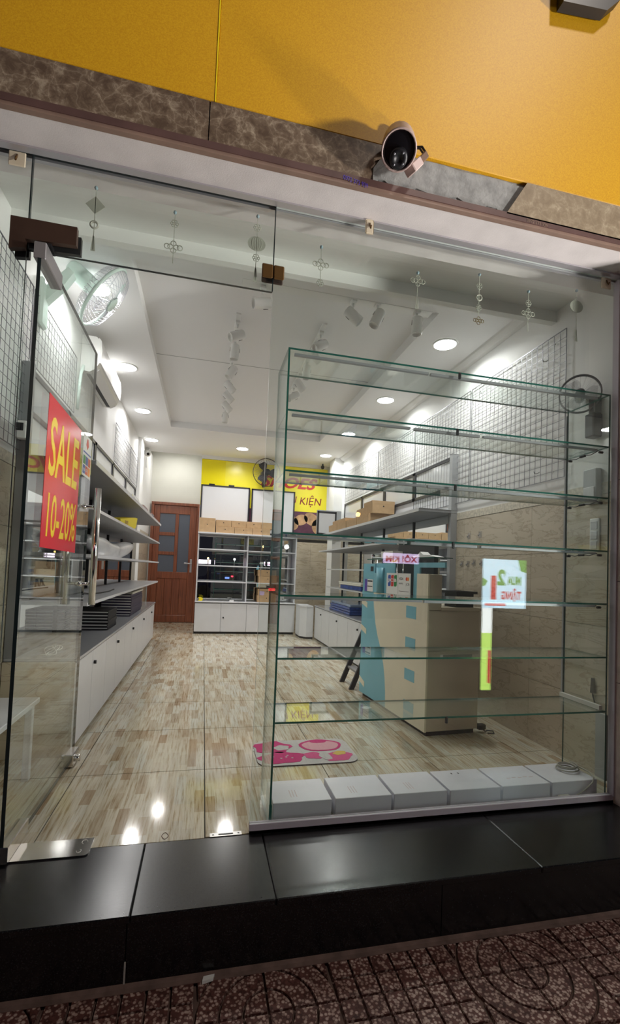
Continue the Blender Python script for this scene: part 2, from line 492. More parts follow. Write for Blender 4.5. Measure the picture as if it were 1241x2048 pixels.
def pane(mb, x0, y0, z0, x1, y1, z1, thin, e=(1, 1, 1, 1)):
    # glass sheet: faces slot 0, narrow edges slot 1
    k = {'y': [1, 1, 0, 0, 1, 1], 'x': [1, 1, 1, 1, 0, 0], 'z': [0, 0, 1, 1, 1, 1]}[thin]
    return mb.box(x0, y0, z0, x1, y1, z1, k)

def text_mb(body, w, h, depth=0.001, shear=0.0, bold=0.0, mirror=False):
    """lettering as a mesh in the local xy plane, fitted to w x h with its lower left corner at the origin"""
    cu = bpy.data.curves.new('lettering', 'FONT')
    cu.body = body; cu.size = 1.0; cu.extrude = 0.02; cu.shear = shear; cu.offset = bold
    cu.resolution_u = 3
    o = bpy.data.objects.new('lettering', cu)
    COL.objects.link(o)
    dg = bpy.context.evaluated_depsgraph_get()
    me = bpy.data.meshes.new_from_object(o.evaluated_get(dg))
    vs = [q.co.copy() for q in me.vertices]
    fs = [list(p.vertices) for p in me.polygons]
    bpy.data.objects.remove(o); bpy.data.curves.remove(cu); bpy.data.meshes.remove(me)
    x0, x1 = min(q.x for q in vs), max(q.x for q in vs)
    y0, y1 = min(q.y for q in vs), max(q.y for q in vs)
    out = [((q.x-x0)/(x1-x0)*w, (q.y-y0)/(y1-y0)*h, (q.z+0.02)/0.04*depth) for q in vs]
    return out, fs
def letters(mb, body, origin, right, up, w, h, depth=0.001, shear=0.0, bold=0.0, mi=0):
    vs, fs = text_mb(body, w, h, depth, shear, bold)
    R, U = Vector(right).normalized(), Vector(up).normalized()
    N = R.cross(U); O = Vector(origin)
    return mb.add([O+R*a+U*b+N*c for a, b, c in vs], fs, mi)

# ================================================================ SETTING
XL, XR, YB, YA, ZC, ZT = -1.03, 2.02, 5.78, 6.85, 2.80, 2.88
# floor
fl = struct('floor', MB().box(XL-0.1, 0.0, -0.06, XR+0.1, YA+0.1, -0.004), 'joint', 'shop floor of glossy ceramic tiles printed with pale wood strips')
G = 0.0022
for i in range(-2, 4):
    for j in range(0, 12):
        x0, x1 = max(XL, i*0.6+G), min(XR, i*0.6+0.6-G)
        y0, y1 = (j*0.6+G if j else -0.002), min(YA, j*0.6+0.6-G)
        if x1-x0 < 0.02 or y1-y0 < 0.02: continue
        if x0 > 0.0-1e-6 and j == 0: y0 = 0.004
        part('tile', MB().box(x0, y0, -0.0045, x1, y1, 0.0), 'floor_tile', fl)
# front step of black granite slabs
st = struct('front_step', MB().box(-2.2, -0.335, -0.3, 3.0, 0.0, -0.022).box(-2.2, -0.345, -0.205, 3.0, -0.335, -0.18), ['granite'], 'black granite step in front of the glass shop front')
cuts = [-2.2, -1.15, -0.212, 0.215, 1.165, 2.1, 3.0]
for a, c in zip(cuts[:-1], cuts[1:]):
    part('slab', MB().cbox(a+0.0012, -0.366, -0.022, c-0.0012, -0.0025 if c < 0.3 else 0.0, 0.0, 0.003), 'granite', st)
rc = [-2.2, -1.1, -0.219, 0.78, 1.78, 3.0]
for a, c in zip(rc[:-1], rc[1:]):
    part('riser_slab', MB().box(a+0.0015, -0.36, -0.197, c-0.0015, -0.336, -0.0225), 'granite', st)
mbm = MB()
for k in range(60):
    x = random.uniform(-0.6, 1.7); w = random.uniform(0.008, 0.05); h = random.uniform(0.002, 0.009)
    pts = [(x, -0.199), (x+w, -0.199), (x+w*0.9, -0.199+h*random.uniform(0.3, 1)), (x+w*0.6, -0.199+h*random.uniform(0.3, 1)), (x+w*0.25, -0.199+h*random.uniform(0.3, 1))]
    mbm.prism(pts, -0.3625, -0.36, 'y')
part('mortar_fillet', MB().prism([(-0.36, -0.2), (-0.36, -0.190), (-0.370, -0.1965), (-0.383, -0.1985), (-0.383, -0.2)], -2.2, 3.0, 'x'), 'mortar', st, 'dirty mortar fillet along the foot of the step')
mbm.box(-0.2215, -0.3612, -0.197, -0.2165, -0.3585, -0.13)
part('mortar_smear', mbm, 'mortar_pale', st, kind='stuff')

# pavement of red terrazzo tiles, each with raised pads between grooves
pv = struct('pavement', MB().box(-3.2, -4.6, -0.32, 5.2, -0.33, -0.212), 'mortar', 'red terrazzo pavement in front of the step')
def pave_mesh():
    mb = MB()
    T, g = 0.4, 0.004
    for (cx, cy) in ((0, 0), (1, 1)):
        for i in range(3):
            for j in range(3):
                a, c = cx*0.2+i*0.0667, cy*0.2+j*0.0667
                mb.box(a+g, c+g, -0.013, a+0.0667-g, c+0.0667-g, 0)
    for (ox, oy, sx, sy) in ((0.4, 0.0, -1, 1), (0.0, 0.4, 1, -1)):
        for (ra, rb) in ((0.0, 0.066), (0.074, 0.132), (0.140, 0.196)):
            K = 8
            ang = [PI/2*k/K for k in range(K+1)]
            if ra == 0: pts = [(g, g)]+[(max(g, rb*math.cos(t)), max(g, rb*math.sin(t))) for t in ang]
            else: pts = [(max(g, rb*math.cos(t)), max(g, rb*math.sin(t))) for t in ang]+[(max(g, ra*math.cos(t)), max(g, ra*math.sin(t))) for t in ang[::-1]]
            pts = [(ox+sx*x, oy+sy*y) for x, y in pts]
            if sx*sy > 0: pts = pts[::-1]
            if len(pts) > 10:
                n = len(pts)//2
                for k in range(n-1):
                    q = [pts[k], pts[k+1], pts[-2-k], pts[-1-k]]
                    mb.prism(q, -0.013, 0)
            else: mb.prism(pts, -0.013, 0)
        # the spandrel left over outside the largest ring
        K = 8
        arc = [(0.204*math.cos(PI/2*k/K), 0.204*math.sin(PI/2*k/K)) for k in range(K+1)]
        cor = (0.2-g, 0.2-g)
        arc = [p for p in arc if p[0] < 0.2-g and p[1] < 0.2-g]
        for k in range(len(arc)-1):
            q = [cor, arc[k+1], arc[k]]
            mb.prism([(ox+sx*x, oy+sy*y) for x, y in q], -0.013, 0)
    return mb.mesh('tile', 'terrazzo', (0.2, 0.2, 0))
pm = pave_mesh()
offp = ORIG['pavement']
for i in range(-6, 11):
    for j in range(-3, 2):
        y0 = -0.51-0.4*0+0.4*(j-1)
        if y0+0.4 > -0.05 and y0 > -0.2: continue
        o = put('tile', pm, pv)
        o.location = (0.18+0.4*i+0.2-offp[0], y0+0.2-offp[1], -0.2+random.uniform(-0.001, 0.001)-offp[2])
        o.rotation_euler = (0, 0, PI/2*((i+j) % 2))
struct('road', MB().box(-30, -40, -0.5, 40, -4.6, -0.3), 'asphalt', 'dark asphalt road beyond the pavement')

# walls
def tiles(parent, axis, at, u0, u1, rows, step, out):
    z = 0.0
    for r, (a, c) in enumerate(rows):
        u = u0-(r % 2)*0.0
        while u < u1-0.02:
            e = min(u+step, u1)
            mb = MB()
            A, C = u+0.001, e-0.001
            if axis == 'x': mb.box(at, A, a+0.001, at+out, C, c-0.001)
            else: mb.box(A, at, a+0.001, C, at+out, c-0.001)
            part('tile', mb, 'wall_tile', parent)
            u = e
    return
ROWS = [(0, 0.38), (0.38, 0.78), (0.78, 1.18), (1.18, 1.49)]
wr = struct('wall_right', MB().box(XR+0.01, -0.0, 0, XR+0.15, YA, 1.55, 1).box(XR, 0.0, 1.55, XR+0.15, YA, 2.95, 0), ['white_paint', 'joint'], 'right wall, white above beige stone tiles')
tiles(wr, 'x', XR+0.01, 0.0, YB, ROWS, 0.8, -0.01)
part('border', MB().box(XR-0.002, 0, 1.492, XR+0.01, YB, 1.55), 'wall_border', wr, 'speckled border strip above the tiles')
wl = struct('wall_left', MB().box(XL-0.15, 0, 0, XL-0.01, YA, 1.55, 1).box(XL-0.15, 0, 1.55, XL, YA, 2.95, 0), ['white_paint', 'joint'], 'left wall, white above beige stone tiles')
tiles(wl, 'x', XL-0.01, 0.0, YA, ROWS, 0.8, 0.01)
part('border', MB().box(XL-0.01, 0, 1.492, XL+0.002, YA, 1.55), 'wall_border', wl, 'speckled border strip above the tiles')
wb = struct('wall_back', MB().box(-0.16, YB+0.01, 0, XR+0.15, YB+0.15, 1.55, 1).box(-0.16, YB, 1.55, XR+0.15, YB+0.15, 2.95, 0), ['white_paint', 'joint'], 'white back wall behind the yellow banner')
tiles(wb, 'y', YB+0.01, 1.36, XR, ROWS, 0.33, -0.01)
struct('wall_alcove', MB().box(XL-0.15, YA, 0, -0.02, YA+0.12, 3.1).box(-0.16, YB+0.15, 0, -0.02, YA, 3.1), 'alcove_paint', 'pale wall of the alcove around the wooden door')
# left column at the end of the shelving
struct('column_left', MB().box(XL, 5.02, 0, -0.985, 5.32, ZC), 'white_paint', 'shallow white column beyond the left shelving')
struct('column_right', MB().box(1.88, 5.12, 0, XR, 5.42, ZC), 'white_paint', 'shallow white column beyond the right shelving')
# ceiling with a shallow tray
ce = MB()
X0, X1, Y0, Y1 = -0.55, 1.43, 1.01, 4.35
ce.box(XL-0.1, 0.64, ZC, XR+0.1, Y0, 2.98).box(XL-0.1, Y1, ZC, XR+0.1, YB+0.02, 2.98)
ce.box(XL-0.1, Y0, ZC, X0, Y1, 2.98).box(X1, Y0, ZC, XR+0.1, Y1, 2.98)
ce.box(X0, Y0, ZT, X1, Y1, 2.98)
ce.box(XL-0.1, YB+0.02, 3.06, 0.0, YA+0.1, 3.2)
struct('ceiling', ce, 'ceiling_paint', 'white ceiling with a shallow recessed tray')
tr = MB()
tr.box(X0, 2.42, ZT-0.0012, X1, 2.426, ZT)
struct('trim_1', tr, 'laminate_grey', 'hairline joint across the ceiling tray')
tr = MB().prism([(2.02, 2.8), (1.95, 2.8), (1.955, 2.785), (1.985, 2.76), (2.02, 2.755)], 0.66, 5.1, 'y')
struct('trim_2', tr, 'white_paint', 'white cornice along the right wall')
struct('trim_3', MB().box(-0.16, 5.735, 2.745, 1.9, 5.78, 2.8), 'white_paint', 'white strip above the yellow banner')
# front bulkhead
fb = MB().box(XL-0.1, 0.0, 2.69, XR+0.1, 0.61, 2.76).box(XL-0.1, 0.61, 2.62, XR+0.1, 0.655, 2.98)
struct('beam_front', fb, 'beam_paint', 'grey front bulkhead under the ceiling by the glass')
# facade
fa = MB().box(-2.6, -0.15, 2.515, 3.4, 0.0, 4.6).box(-2.6, 0.0, 2.50, 3.4, 0.14, 2.69).box(-2.6, -0.15, -0.3, -1.25, 0.14, 2.515).box(1.86, -0.14, -0.2, 3.4, 0.0, 2.515)
wf = struct('wall_front', fa, 'soffit_paint', 'front wall around the glazed opening')
part('soffit', MB().box(-1.25, -0.155, 2.485, 1.86, 0.03, 2.515), 'soffit_paint', wf, 'pale painted soffit above the glass')
# lip under the marble
part('lip', MB().box(-2.2, -0.178, 2.497, 3.0, -0.155, 2.522, 0).box(-2.2, -0.174, 2.484, 3.0, -0.155, 2.497, 1), ['lip_brown', 'lip_wood'], wf, 'brown lip under the marble band')
part('mortar_bed', MB().box(-2.2, -0.158, 2.522, 3.0, -0.15, 2.672), 'concrete', wf)
zb, zt = 2.522, 2.668
def mpiece(pts, mt, y=-0.178):
    part('marble_tile', MB().prism(pts, y, -0.159, 'y'), mt, wf)
mpiece([(-2.2, zb), (-1.008, zb), (-1.008, zt), (-2.2, zt)], 'marble_brown')
mpiece([(-1.004, zb), (-0.110, zb), (-0.110, zt), (-1.004, zt)], 'marble_brown')
mpiece([(-0.106, zb), (0.500, zb), (0.506, 2.545), (0.500, 2.57), (0.518, 2.59), (0.512, 2.61), (0.55, 2.625), (0.575, zt), (-0.106, zt)], 'marble_brown')
mpiece([(1.094, zb-0.006), (2.05, zb-0.006), (2.05, zt), (1.190, zt)], 'marble_pale')
mpiece([(2.054, zb), (3.0, zb), (3.0, zt), (2.054, zt)], 'marble_pale')
# rough mortar left where a marble tile fell off
rg = []
K = 26
for k in range(K+1):
    x = 0.515+(1.10-0.515)*k/K
    rg.append((x, 2.528+0.012*math.sin(k*0.9)+random.uniform(-0.004, 0.005)))
top = [(1.185, 2.655), (1.05, 2.662), (0.9, 2.655), (0.8, 2.664), (0.7, 2.655), (0.6, 2.662), (0.54, 2.62), (0.515, 2.58)]
part('bare_mortar', MB().prism(rg+top, -0.166, -0.157, 'y'), 'concrete', wf, 'bare grey mortar where a marble tile is missing')
stp = MB()
letters(stp, '0972 373 939', (0.392, -0.1785, 2.4965), (1, 0, -0.14), (0, 0, 1), 0.10, 0.018, 0.0006)
part('stamp', stp, 'ink_purple', wf, 'small blue telephone number stamped on the lip')
stp = MB()
letters(stp, '0972 373 939', (1.19, -0.1785, 2.5), (1, 0, -0.05), (0, 0, 1), 0.10, 0.014, 0.0006)
part('stamp', stp, 'lip_wood', wf, 'faded telephone number stamp')
# yellow fascia panels
yp = [(-2.2, -0.092), (-0.088, 1.95), (1.954, 3.0)]
for a, c in yp:
    part('fascia_panel', MB().cbox(a, -0.175, 2.672, c, -0.152, 4.4, 0.003), 'fascia_yellow', wf, 'yellow fascia panel')
part('panel_joint', MB().box(-0.0925, -0.1765, 2.672, -0.0875, -0.17, 4.4), 'poster_yellow', wf)
# jambs
jr = struct('wall_jamb', MB().box(1.852, -0.16, -0.02, 2.2, 0.0, 2.5), 'joint', 'pinkish stone tiled jamb right of the glass')
for a, c in ((-0.02, 0.55), (0.553, 1.02), (1.023, 1.5), (1.503, 2.0), (2.003, 2.484)):
    part('tile', MB().box(1.842, -0.17, a, 2.2, -0.001, c), 'jamb_tile', jr)

# ================================================================ SHOP FRONT GLASS
# window_1 side light, window_2 transom, window_3 fixed pane, each in its aluminium
w1 = struct('window_1', pane(MB(), -1.24, 0.0, 0.004, -0.727, 0.012, 2.482, 'y'), ['glass_front', 'glass_edge_dark'], 'narrow glass side light left of the open door')
w2 = struct('window_2', pane(MB(), -0.723, 0.0, 2.126, 0.1625, 0.012, 2.482, 'y'), ['glass_front', 'glass_edge_dark'], 'glass transom over the doorway')
w3 = struct('window_3', pane(MB(), 0.1655, 0.0, 0.034, 1.838, 0.012, 2.482, 'y'), ['glass_front', 'glass_edge_painted_lit'], 'large fixed glass pane in front of the glass showcase')
f = MB().box(0.165, -0.006, 0.0, 1.842, 0.002, 0.036).box(0.165, 0.010, 0.0, 1.842, 0.018, 0.036).box(0.165, -0.006, 0.0, 1.842, 0.018, 0.012)
part('bottom_rail', f, 'rail_pinkish', w3, 'pale aluminium rail under the fixed pane')
part('side_rail', MB().box(1.836, -0.012, 0.03, 1.846, 0.022, 2.484), 'rail_pinkish', w3, 'aluminium rail at the right end of the fixed pane')
part('top_rail', MB().box(-1.24, -0.03, 2.478, 1.842, -0.002, 2.494).box(-1.24, 0.014, 2.474, 1.842, 0.03, 2.494), 'aluminium', w2, 'aluminium rail along the top of the glass')
# joint sealant
part('seal', MB().box(0.1622, -0.0006, 2.13, 0.1658, 0.0126, 2.48).box(-0.7232, -0.0006, 2.23, -0.7268, 0.0126, 2.48), 'glass_edge_dark', w2)

# glass door swung inwards, hinge side at the street
dr = struct('door_1', pane(MB(), -0.666, -0.065, 0.010, -0.654, 0.80, 2.118, 'x'), ['glass_door', 'glass_edge_dark'], 'glass door standing open inwards')
part('top_patch', MB().cbox(-0.680, -0.066, 2.062, -0.640, 0.125, 2.122, 0.003), 'grey_metal', dr, 'grey patch fitting at the top of the open door')
part('bottom_patch', MB().cbox(-0.680, -0.068, 0.004, -0.640, 0.125, 0.060, 0.003), 'chrome', dr, 'chrome patch fitting at the foot of the door')
lk = part('lock', MB().cbox(-0.688, 0.69, 0.004, -0.632, 0.805, 0.066, 0.004).cyl((-0.632, 0.735, 0.036), (-0.612, 0.735, 0.036), 0.018, seg=14), 'chrome', dr, 'chrome floor lock at the lower free corner')
hd = MB()
for x in (-0.595, -0.725):
    hd.cyl((x, 0.715, 0.80), (x, 0.715, 1.39), 0.0165, seg=16)
for z in (0.905, 1.295):
    hd.cyl((-0.725, 0.715, z), (-0.595, 0.715, z), 0.0075, seg=10)
    hd.cyl((-0.676, 0.715, z), (-0.644, 0.715, z), 0.014, seg=12)
part('handle', hd, 'chrome', dr, 'long tubular chrome pull handle')
# brown patch fitting above the door
pf = MB().prism([(-0.775, 2.108), (-0.725, 2.118), (-0.725, 2.150), (-0.558, 2.158), (-0.558, 2.226), (-0.775, 2.226)], -0.022, -0.002, 'y')
t = thing('patch_fitting', (-0.66, 0, 2.108), 'dark brown L-shaped patch fitting at the top corner above the open glass door', 'fitting')
part('front_plate', pf, 'bronze', t)
part('rear_plate', MB().prism([(-0.768, 2.100), (-0.722, 2.106), (-0.722, 2.140), (-0.552, 2.148), (-0.552, 2.214), (-0.768, 2.214)], 0.014, 0.032, 'y'), 'black_plastic', t)
part('pivot', MB().cyl((-0.66, 0.006, 2.118), (-0.66, 0.006, 2.16), 0.012, seg=10).box(-0.68, -0.02, 2.135, -0.64, 0.03, 2.150), 'black_plastic', t)
t = thing('glass_clamp', (0.164, 0, 2.17), 'small brown clamp joining two glass panes at the top right of the doorway', 'fitting')
part('plate', MB().cbox(0.118, -0.012, 2.176, 0.162, -0.001, 2.232, 0.004), 'bronze_light', t)
part('plate', MB().cbox(0.165, -0.012, 2.176, 0.208, -0.001, 2.232, 0.004), 'bronze_light', t)
part('rear_plate', MB().cbox(0.120, 0.013, 2.170, 0.206, 0.024, 2.230, 0.004), 'bronze', t)
# floor spring cover plate
K = 7
pts = [(-0.70, -0.052)]+[(-0.412+0.016*math.sin(PI/2*k/K), -0.036-0.016*math.cos(PI/2*k/K)) for k in range(K+1)]+[(-0.396, 0.053), (-0.70, 0.053)]
t = thing('floor_spring', (-0.55, 0, 0), 'shiny steel floor spring plate at the foot of the open glass door', 'door hardware')
part('cover_plate', MB().prism(pts, 0.0005, 0.005), 'chrome', t)
for (cx, cy, s) in ((-0.425, 0.028, 1), (-0.430, -0.022, -0.8)):
    part('swirl', MB().tube([(cx+0.012*s*math.cos(a)*(1-a/9), cy+0.018*s*math.sin(a)*(1-a/9), 0.0055) for a in [0.5*k for k in range(10)]], 0.0012, 4), 'paper_white', t, 'engraved swirl')
# strike plate and rubber band
t = thing('strike_plate', (0.077, 0.01, 0), 'small white slotted strike plate on the floor edge beside the aluminium rail', 'door hardware')
part('plate', MB().box(0.018, -0.004, 0.0003, 0.137, 0.020, 0.0025), 'brushed_steel', t)
part('slot', MB().box(0.05, 0.004, 0.0025, 0.105, 0.012, 0.003).cyl((0.03, 0.008, 0.002), (0.03, 0.008, 0.003), 0.004, seg=8).cyl((0.125, 0.008, 0.002), (0.125, 0.008, 0.003), 0.004, seg=8), 'black_plastic', t)
rb = [(-0.146+0.009*math.cos(a)*(1+0.35*math.cos(2*a+0.4)), 0.032+0.022*math.sin(a), 0.0015) for a in [2*PI*k/20 for k in range(20)]]
solo('rubber_band', MB().tube(rb, 0.001, 5, closed=True), 'connector_brown', 'thin brown rubber band lying on the tiles near the doorway edge', 'rubber band')

# adhesive hooks at the top of the glass
HK = [(-0.773, 2.448, 'cream adhesive hook at the top of the narrow left side light'), (0.553, 2.452, 'cream adhesive hook on the top rail halfway along the fixed pane'), (1.765, 2.448, 'cream adhesive hook in the top right corner of the fixed pane')]
for x, z, lb in HK:
    t = thing('adhesive_hook', (x, -0.01, z-0.03), lb, 'hook', 'hooks at the top of the glass')
    y = -0.001 if x < 0.5 or x > 1 else -0.03
    part('pad', MB().cbox(x-0.028, y-0.006, z-0.028, x+0.028, y, z+0.026, 0.003) if x < 0 or x > 1 else MB().cbox(x-0.018, y-0.006, z-0.032, x+0.018, y, z+0.030, 0.005), 'cream_plastic', t)
    part('hook', MB().tube([(x, y-0.006, z+0.012), (x, y-0.012, z-0.004), (x, y-0.018, z-0.016), (x+0.002, y-0.020, z-0.006)], 0.0035, 6), 'bronze_light', t)

# faint new-year decals hung in a row on the inside of the glass
def ring(mb, x, z, r, w, y, mi=0, seg=12):
    mb.tube([(x+r*math.cos(2*PI*k/seg), y, z+r*math.sin(2*PI*k/seg)) for k in range(seg)], w, 4, mi, closed=True)
def decal(x, ztop, zbot, kind, lb, gold=False):
    y = 0.0135
    d = 1 if gold else 0
    t = thing('glass_decal', (x, y, zbot), lb, 'decal', 'lantern and knot decals on the glass')
    part('cord', MB().box(x-0.0012, y-0.0008, zbot, x+0.0012, y+0.0008, ztop), 'decal_gold' if gold else 'decal', t)
    part('bead', MB().lathe([(0, -0.007), (0.005, -0.005), (0.007, 0), (0.005, 0.005), (0, 0.007)], Matrix.Translation((x, y, ztop)), 10), 'decal_blue', t)
    H = ztop-zbot
    for k, fz in kind:
        mb = MB()
        z = ztop-H*fz
        if k == 'diamond': mb.prism([(x-0.034, z), (x, z-0.034), (x+0.034, z), (x, z+0.034)], y-0.0008, y+0.0008, 'y')
        if k == 'lantern':
            mb.prism([(x+0.036*math.cos(2*PI*i/18), z+0.030*math.sin(2*PI*i/18)) for i in range(18)], y-0.0008, y+0.0008, 'y')
            for q in (-0.02, -0.01, 0.0, 0.01, 0.02):
                mb.tube([(x+q*math.cos(a), y-0.001, z+0.029*math.sin(a)) for a in [-PI/2+PI*i/8 for i in range(9)]], 0.0008, 4)
        if k == 'ring': ring(mb, x, z, 0.013, 0.004, y)
        if k == 'flower':
            for i in range(6): ring(mb, x+0.010*math.cos(PI/3*i), z+0.010*math.sin(PI/3*i), 0.005, 0.0015, y, seg=8)
        if k == 'knot':
            for dx, dz in ((0.024, 0), (-0.024, 0), (0, 0.014), (0, -0.014), (0.011, 0), (-0.011, 0)): ring(mb, x+dx, z+dz, 0.010, 0.0018, y, seg=10)
        if k == 'tassel': mb.prism([(x-0.003, z+0.028), (x+0.003, z+0.028), (x+0.008, z-0.028), (x-0.008, z-0.028)], y-0.0008, y+0.0008, 'y')
        part(k, mb, 'decal', t, kind='stuff' if k in ('knot', 'flower') else None)
decal(-0.511, 2.413, 2.176, [('diamond', 0.28), ('ring', 0.60), ('tassel', 0.9)], 'faint diamond and ring decal on the transom, nearest the brown patch fitting')
decal(-0.225, 2.380, 2.178, [('flower', 0.22), ('knot', 0.68)], 'faint knot decal in the middle of the transom')
decal(0.094, 2.433, 2.169, [('flower', 0.18), ('lantern', 0.43), ('flower', 0.65), ('tassel', 0.92)], 'faint oval lantern decal left of the small brown glass clamp')
decal(0.362, 2.359, 2.189, [('knot', 0.44), ('flower', 0.9)], 'faint knot decal right of the small brown glass clamp')
decal(0.798, 2.330, 2.165, [('knot', 0.22), ('tassel', 0.80)], 'pale knot and tassel decal above a hanging spotlight')
decal(1.098, 2.377, 2.165, [('flower', 0.25), ('ring', 0.50), ('flower', 0.72)], 'knot decal with a dark gold lower knot', False)
mbk = MB()
for dx, dz in ((0.018, 0), (-0.018, 0), (0, 0.010), (0, -0.010), (0.008, 0), (-0.008, 0)): ring(mbk, 1.098+dx, 2.165+dz, 0.008, 0.0016, 0.0125, seg=10)
solo('hanging_charm', mbk, 'decal_gold', 'small dark gold knot charm at the lower end of a pale decal', 'charm')
decal(1.353, 2.344, 2.156, [('flower', 0.30), ('knot', 0.55)], 'knot decal with a long dark tail in front of the right wire grid')
decal(1.616, 2.395, 2.154, [('lantern', 0.32), ('tassel', 0.9)], 'round lantern decal nearest the right end of the glass')

# ================================================================ GLASS SHOWCASE
LV = [1.922, 1.668, 1.420, 1.166, 0.915, 0.664, 0.411]
SX0, SX1, SY0, SY1 = 0.243, 1.828, 0.022, 0.285
sc = thing('glass_showcase', (1.03, 0.15, 0.0), 'tall frameless glass showcase of green-edged shelves behind the fixed pane', 'showcase')
def spane(*a): return pane(MB(), *a)
for nm, x in (('side_panel', SX0), ('side_panel', SX1-0.008)):
    o = part(nm, spane(x, SY0, 0.004, x+0.008, SY1, 1.922, 'x'), ['glass_shelf', 'glass_edge'], sc)
for i, z in enumerate(LV):
    o = part('shelf', spane(SX0+0.0085, SY0, z-0.008, SX1-0.0085, SY1, z, 'z'), ['glass_shelf', 'glass_edge'], sc)
    if i < 5:
        led = MB()
        segs = [(SX0+0.03, 0.80), (0.82, 1.14), (1.16, SX1-0.05)] if i % 2 else [(SX0+0.03, 0.88), (0.89, SX1-0.05)]
        for k, (a, c) in enumerate(segs):
            led.box(a, SY0+0.022, z-0.019-0.002*(k % 2), c, SY0+0.036, z-0.010)
        part('light_strip', led, 'tinted_led', o, 'unlit grey light strip under the shelf')
    if i in (0, 1, 2, 3, 6):
        cl = MB().cbox(1.013-0.011*i*0.3, SY0-0.004, z-0.030, 1.024-0.011*i*0.3, SY0+0.006, z-0.002, 0.002)
        part('clip', cl, 'black_plastic', o, 'small black clip')
    if 1 <= i <= 4:
        cw = MB().tube([(SX1-0.03, 0.06, z-0.014), (SX1-0.025, 0.11, z-0.022), (SX1-0.03, 0.15, z-0.016), (SX1-0.026, 0.20, z-0.024), (SX1-0.02, 0.25, z-0.014)], 0.0022, 5)
        cw.cbox(SX1-0.034, 0.14, z-0.024, SX1-0.022, 0.175, z-0.014, 0.002).cyl((SX1-0.01, 0.055, z-0.022), (SX1-0.03, 0.055, z-0.022), 0.006, seg=8).cyl((SX1-0.01, 0.25, z-0.022), (SX1-0.03, 0.25, z-0.022), 0.006, seg=8)
        part('wiring', cw, 'wire_black', o)
part('cable_channel', MB().box(SX1-0.012, SY1+0.001, 0.42, SX1-0.002, SY1+0.011, 1.90), 'channel_grey', sc, 'grey cable channel up the rear right edge')
part('cable_channel', MB().box(SX1-0.03, 0.035, 0.432, SX1-0.012, SY1, 0.412), 'lid_white', sc, 'white terminal strip on the lowest shelf')
part('corner_cap', MB().box(SX0-0.001, SY0-0.002, 0.0, SX0+0.010, SY0+0.006, 0.09), 'glass_edge', sc)

# white plinth boxes in a row
for i in range(6):
    x0 = 0.262+i*0.2605
    w = 0.2475 if i else 0.2435
    lb = ['closest to the doorway, with a bright highlight', 'second from the doorway end of the row', 'third from the doorway end of the row', 'with two dark marks on its top', 'second from the right wall, with a pinkish stain', 'holding the coiled cable at the right end'][i]
    t = thing('plinth_box', (x0+w/2, 0.145, 0), 'white plinth box %s, under the glass showcase' % lb, 'box', 'white plinth boxes under the showcase')
    d = 0.002*(i % 3)
    part('body', MB().cbox(x0, 0.050+d, 0.002, x0+w, 0.242+d, 0.082, 0.002), 'box_white', t)
    mk = MB()
    if i == 3:
        for xm in (0.09, 0.125): part('mark', MB().box(x0+xm, 0.20, 0.082, x0+xm+0.006, 0.212, 0.0825), 'ink_black', t)
    elif i == 4:
        for k in range(5): mk.box(x0+0.07+k*0.03, 0.12+0.004*(k % 2), 0.082, x0+0.09+k*0.03, 0.126+0.004*(k % 2), 0.0823)
        part('mark', mk, 'box_stain', t, 'pinkish stain')
    elif i < 4:
        for k in range(3): mk.box(x0+0.08+k*0.012, 0.09, 0.082, x0+0.083+k*0.012, 0.15, 0.0823)
        part('mark', mk, 'box_stain', t)
# coiled cord and plug
cp = []
for k in range(66):
    a = k*0.30
    r = 0.048+0.006*math.sin(a*0.37)
    cp.append((1.742+r*math.cos(a)+0.004*math.sin(a*0.21), 0.165+0.042*math.sin(a)*(r/0.05), 0.0865+0.0009*k*0.45))
cp += [(1.80, 0.15, 0.10), (1.815, 0.105, 0.094), (1.80, 0.062, 0.088), (1.775, 0.042, 0.075), (1.73, 0.040, 0.045), (1.68, 0.039, 0.02), (1.64, 0.039, 0.016)]
t = thing('power_cord', (1.74, 0.12, 0.08), 'coiled grey power cord with plug lying on the rightmost plinth box', 'cord')
part('cable', MB().tube(cp, 0.0032, 6), 'cord_grey', t)
part('plug', MB().cbox(1.585, 0.030, 0.006, 1.645, 0.048, 0.030, 0.004).box(1.565, 0.033, 0.012, 1.585, 0.037, 0.017).box(1.565, 0.041, 0.012, 1.585, 0.045, 0.017), 'lid_white', t, 'pale plug with two pins')
solo('cable_duct', MB().box(2.004, 0.20, 0.0, 2.019, 0.262, 0.33), 'channel_grey', 'grey vertical duct on the wall at floor level behind the showcase corner', 'duct')
solo('hanging_cable', MB().tube([(2.012, 0.30, 0.46), (2.010, 0.285, 0.40), (2.012, 0.27, 0.36), (2.012, 0.262, 0.335)], 0.004, 5).prism([(0.275, 0.42), (0.30, 0.42), (0.295, 0.50), (0.285, 0.50)], 2.004, 2.018, 'x'), 'wire_black', 'dark flat cord end hanging on the right wall above the grey duct', 'cord')

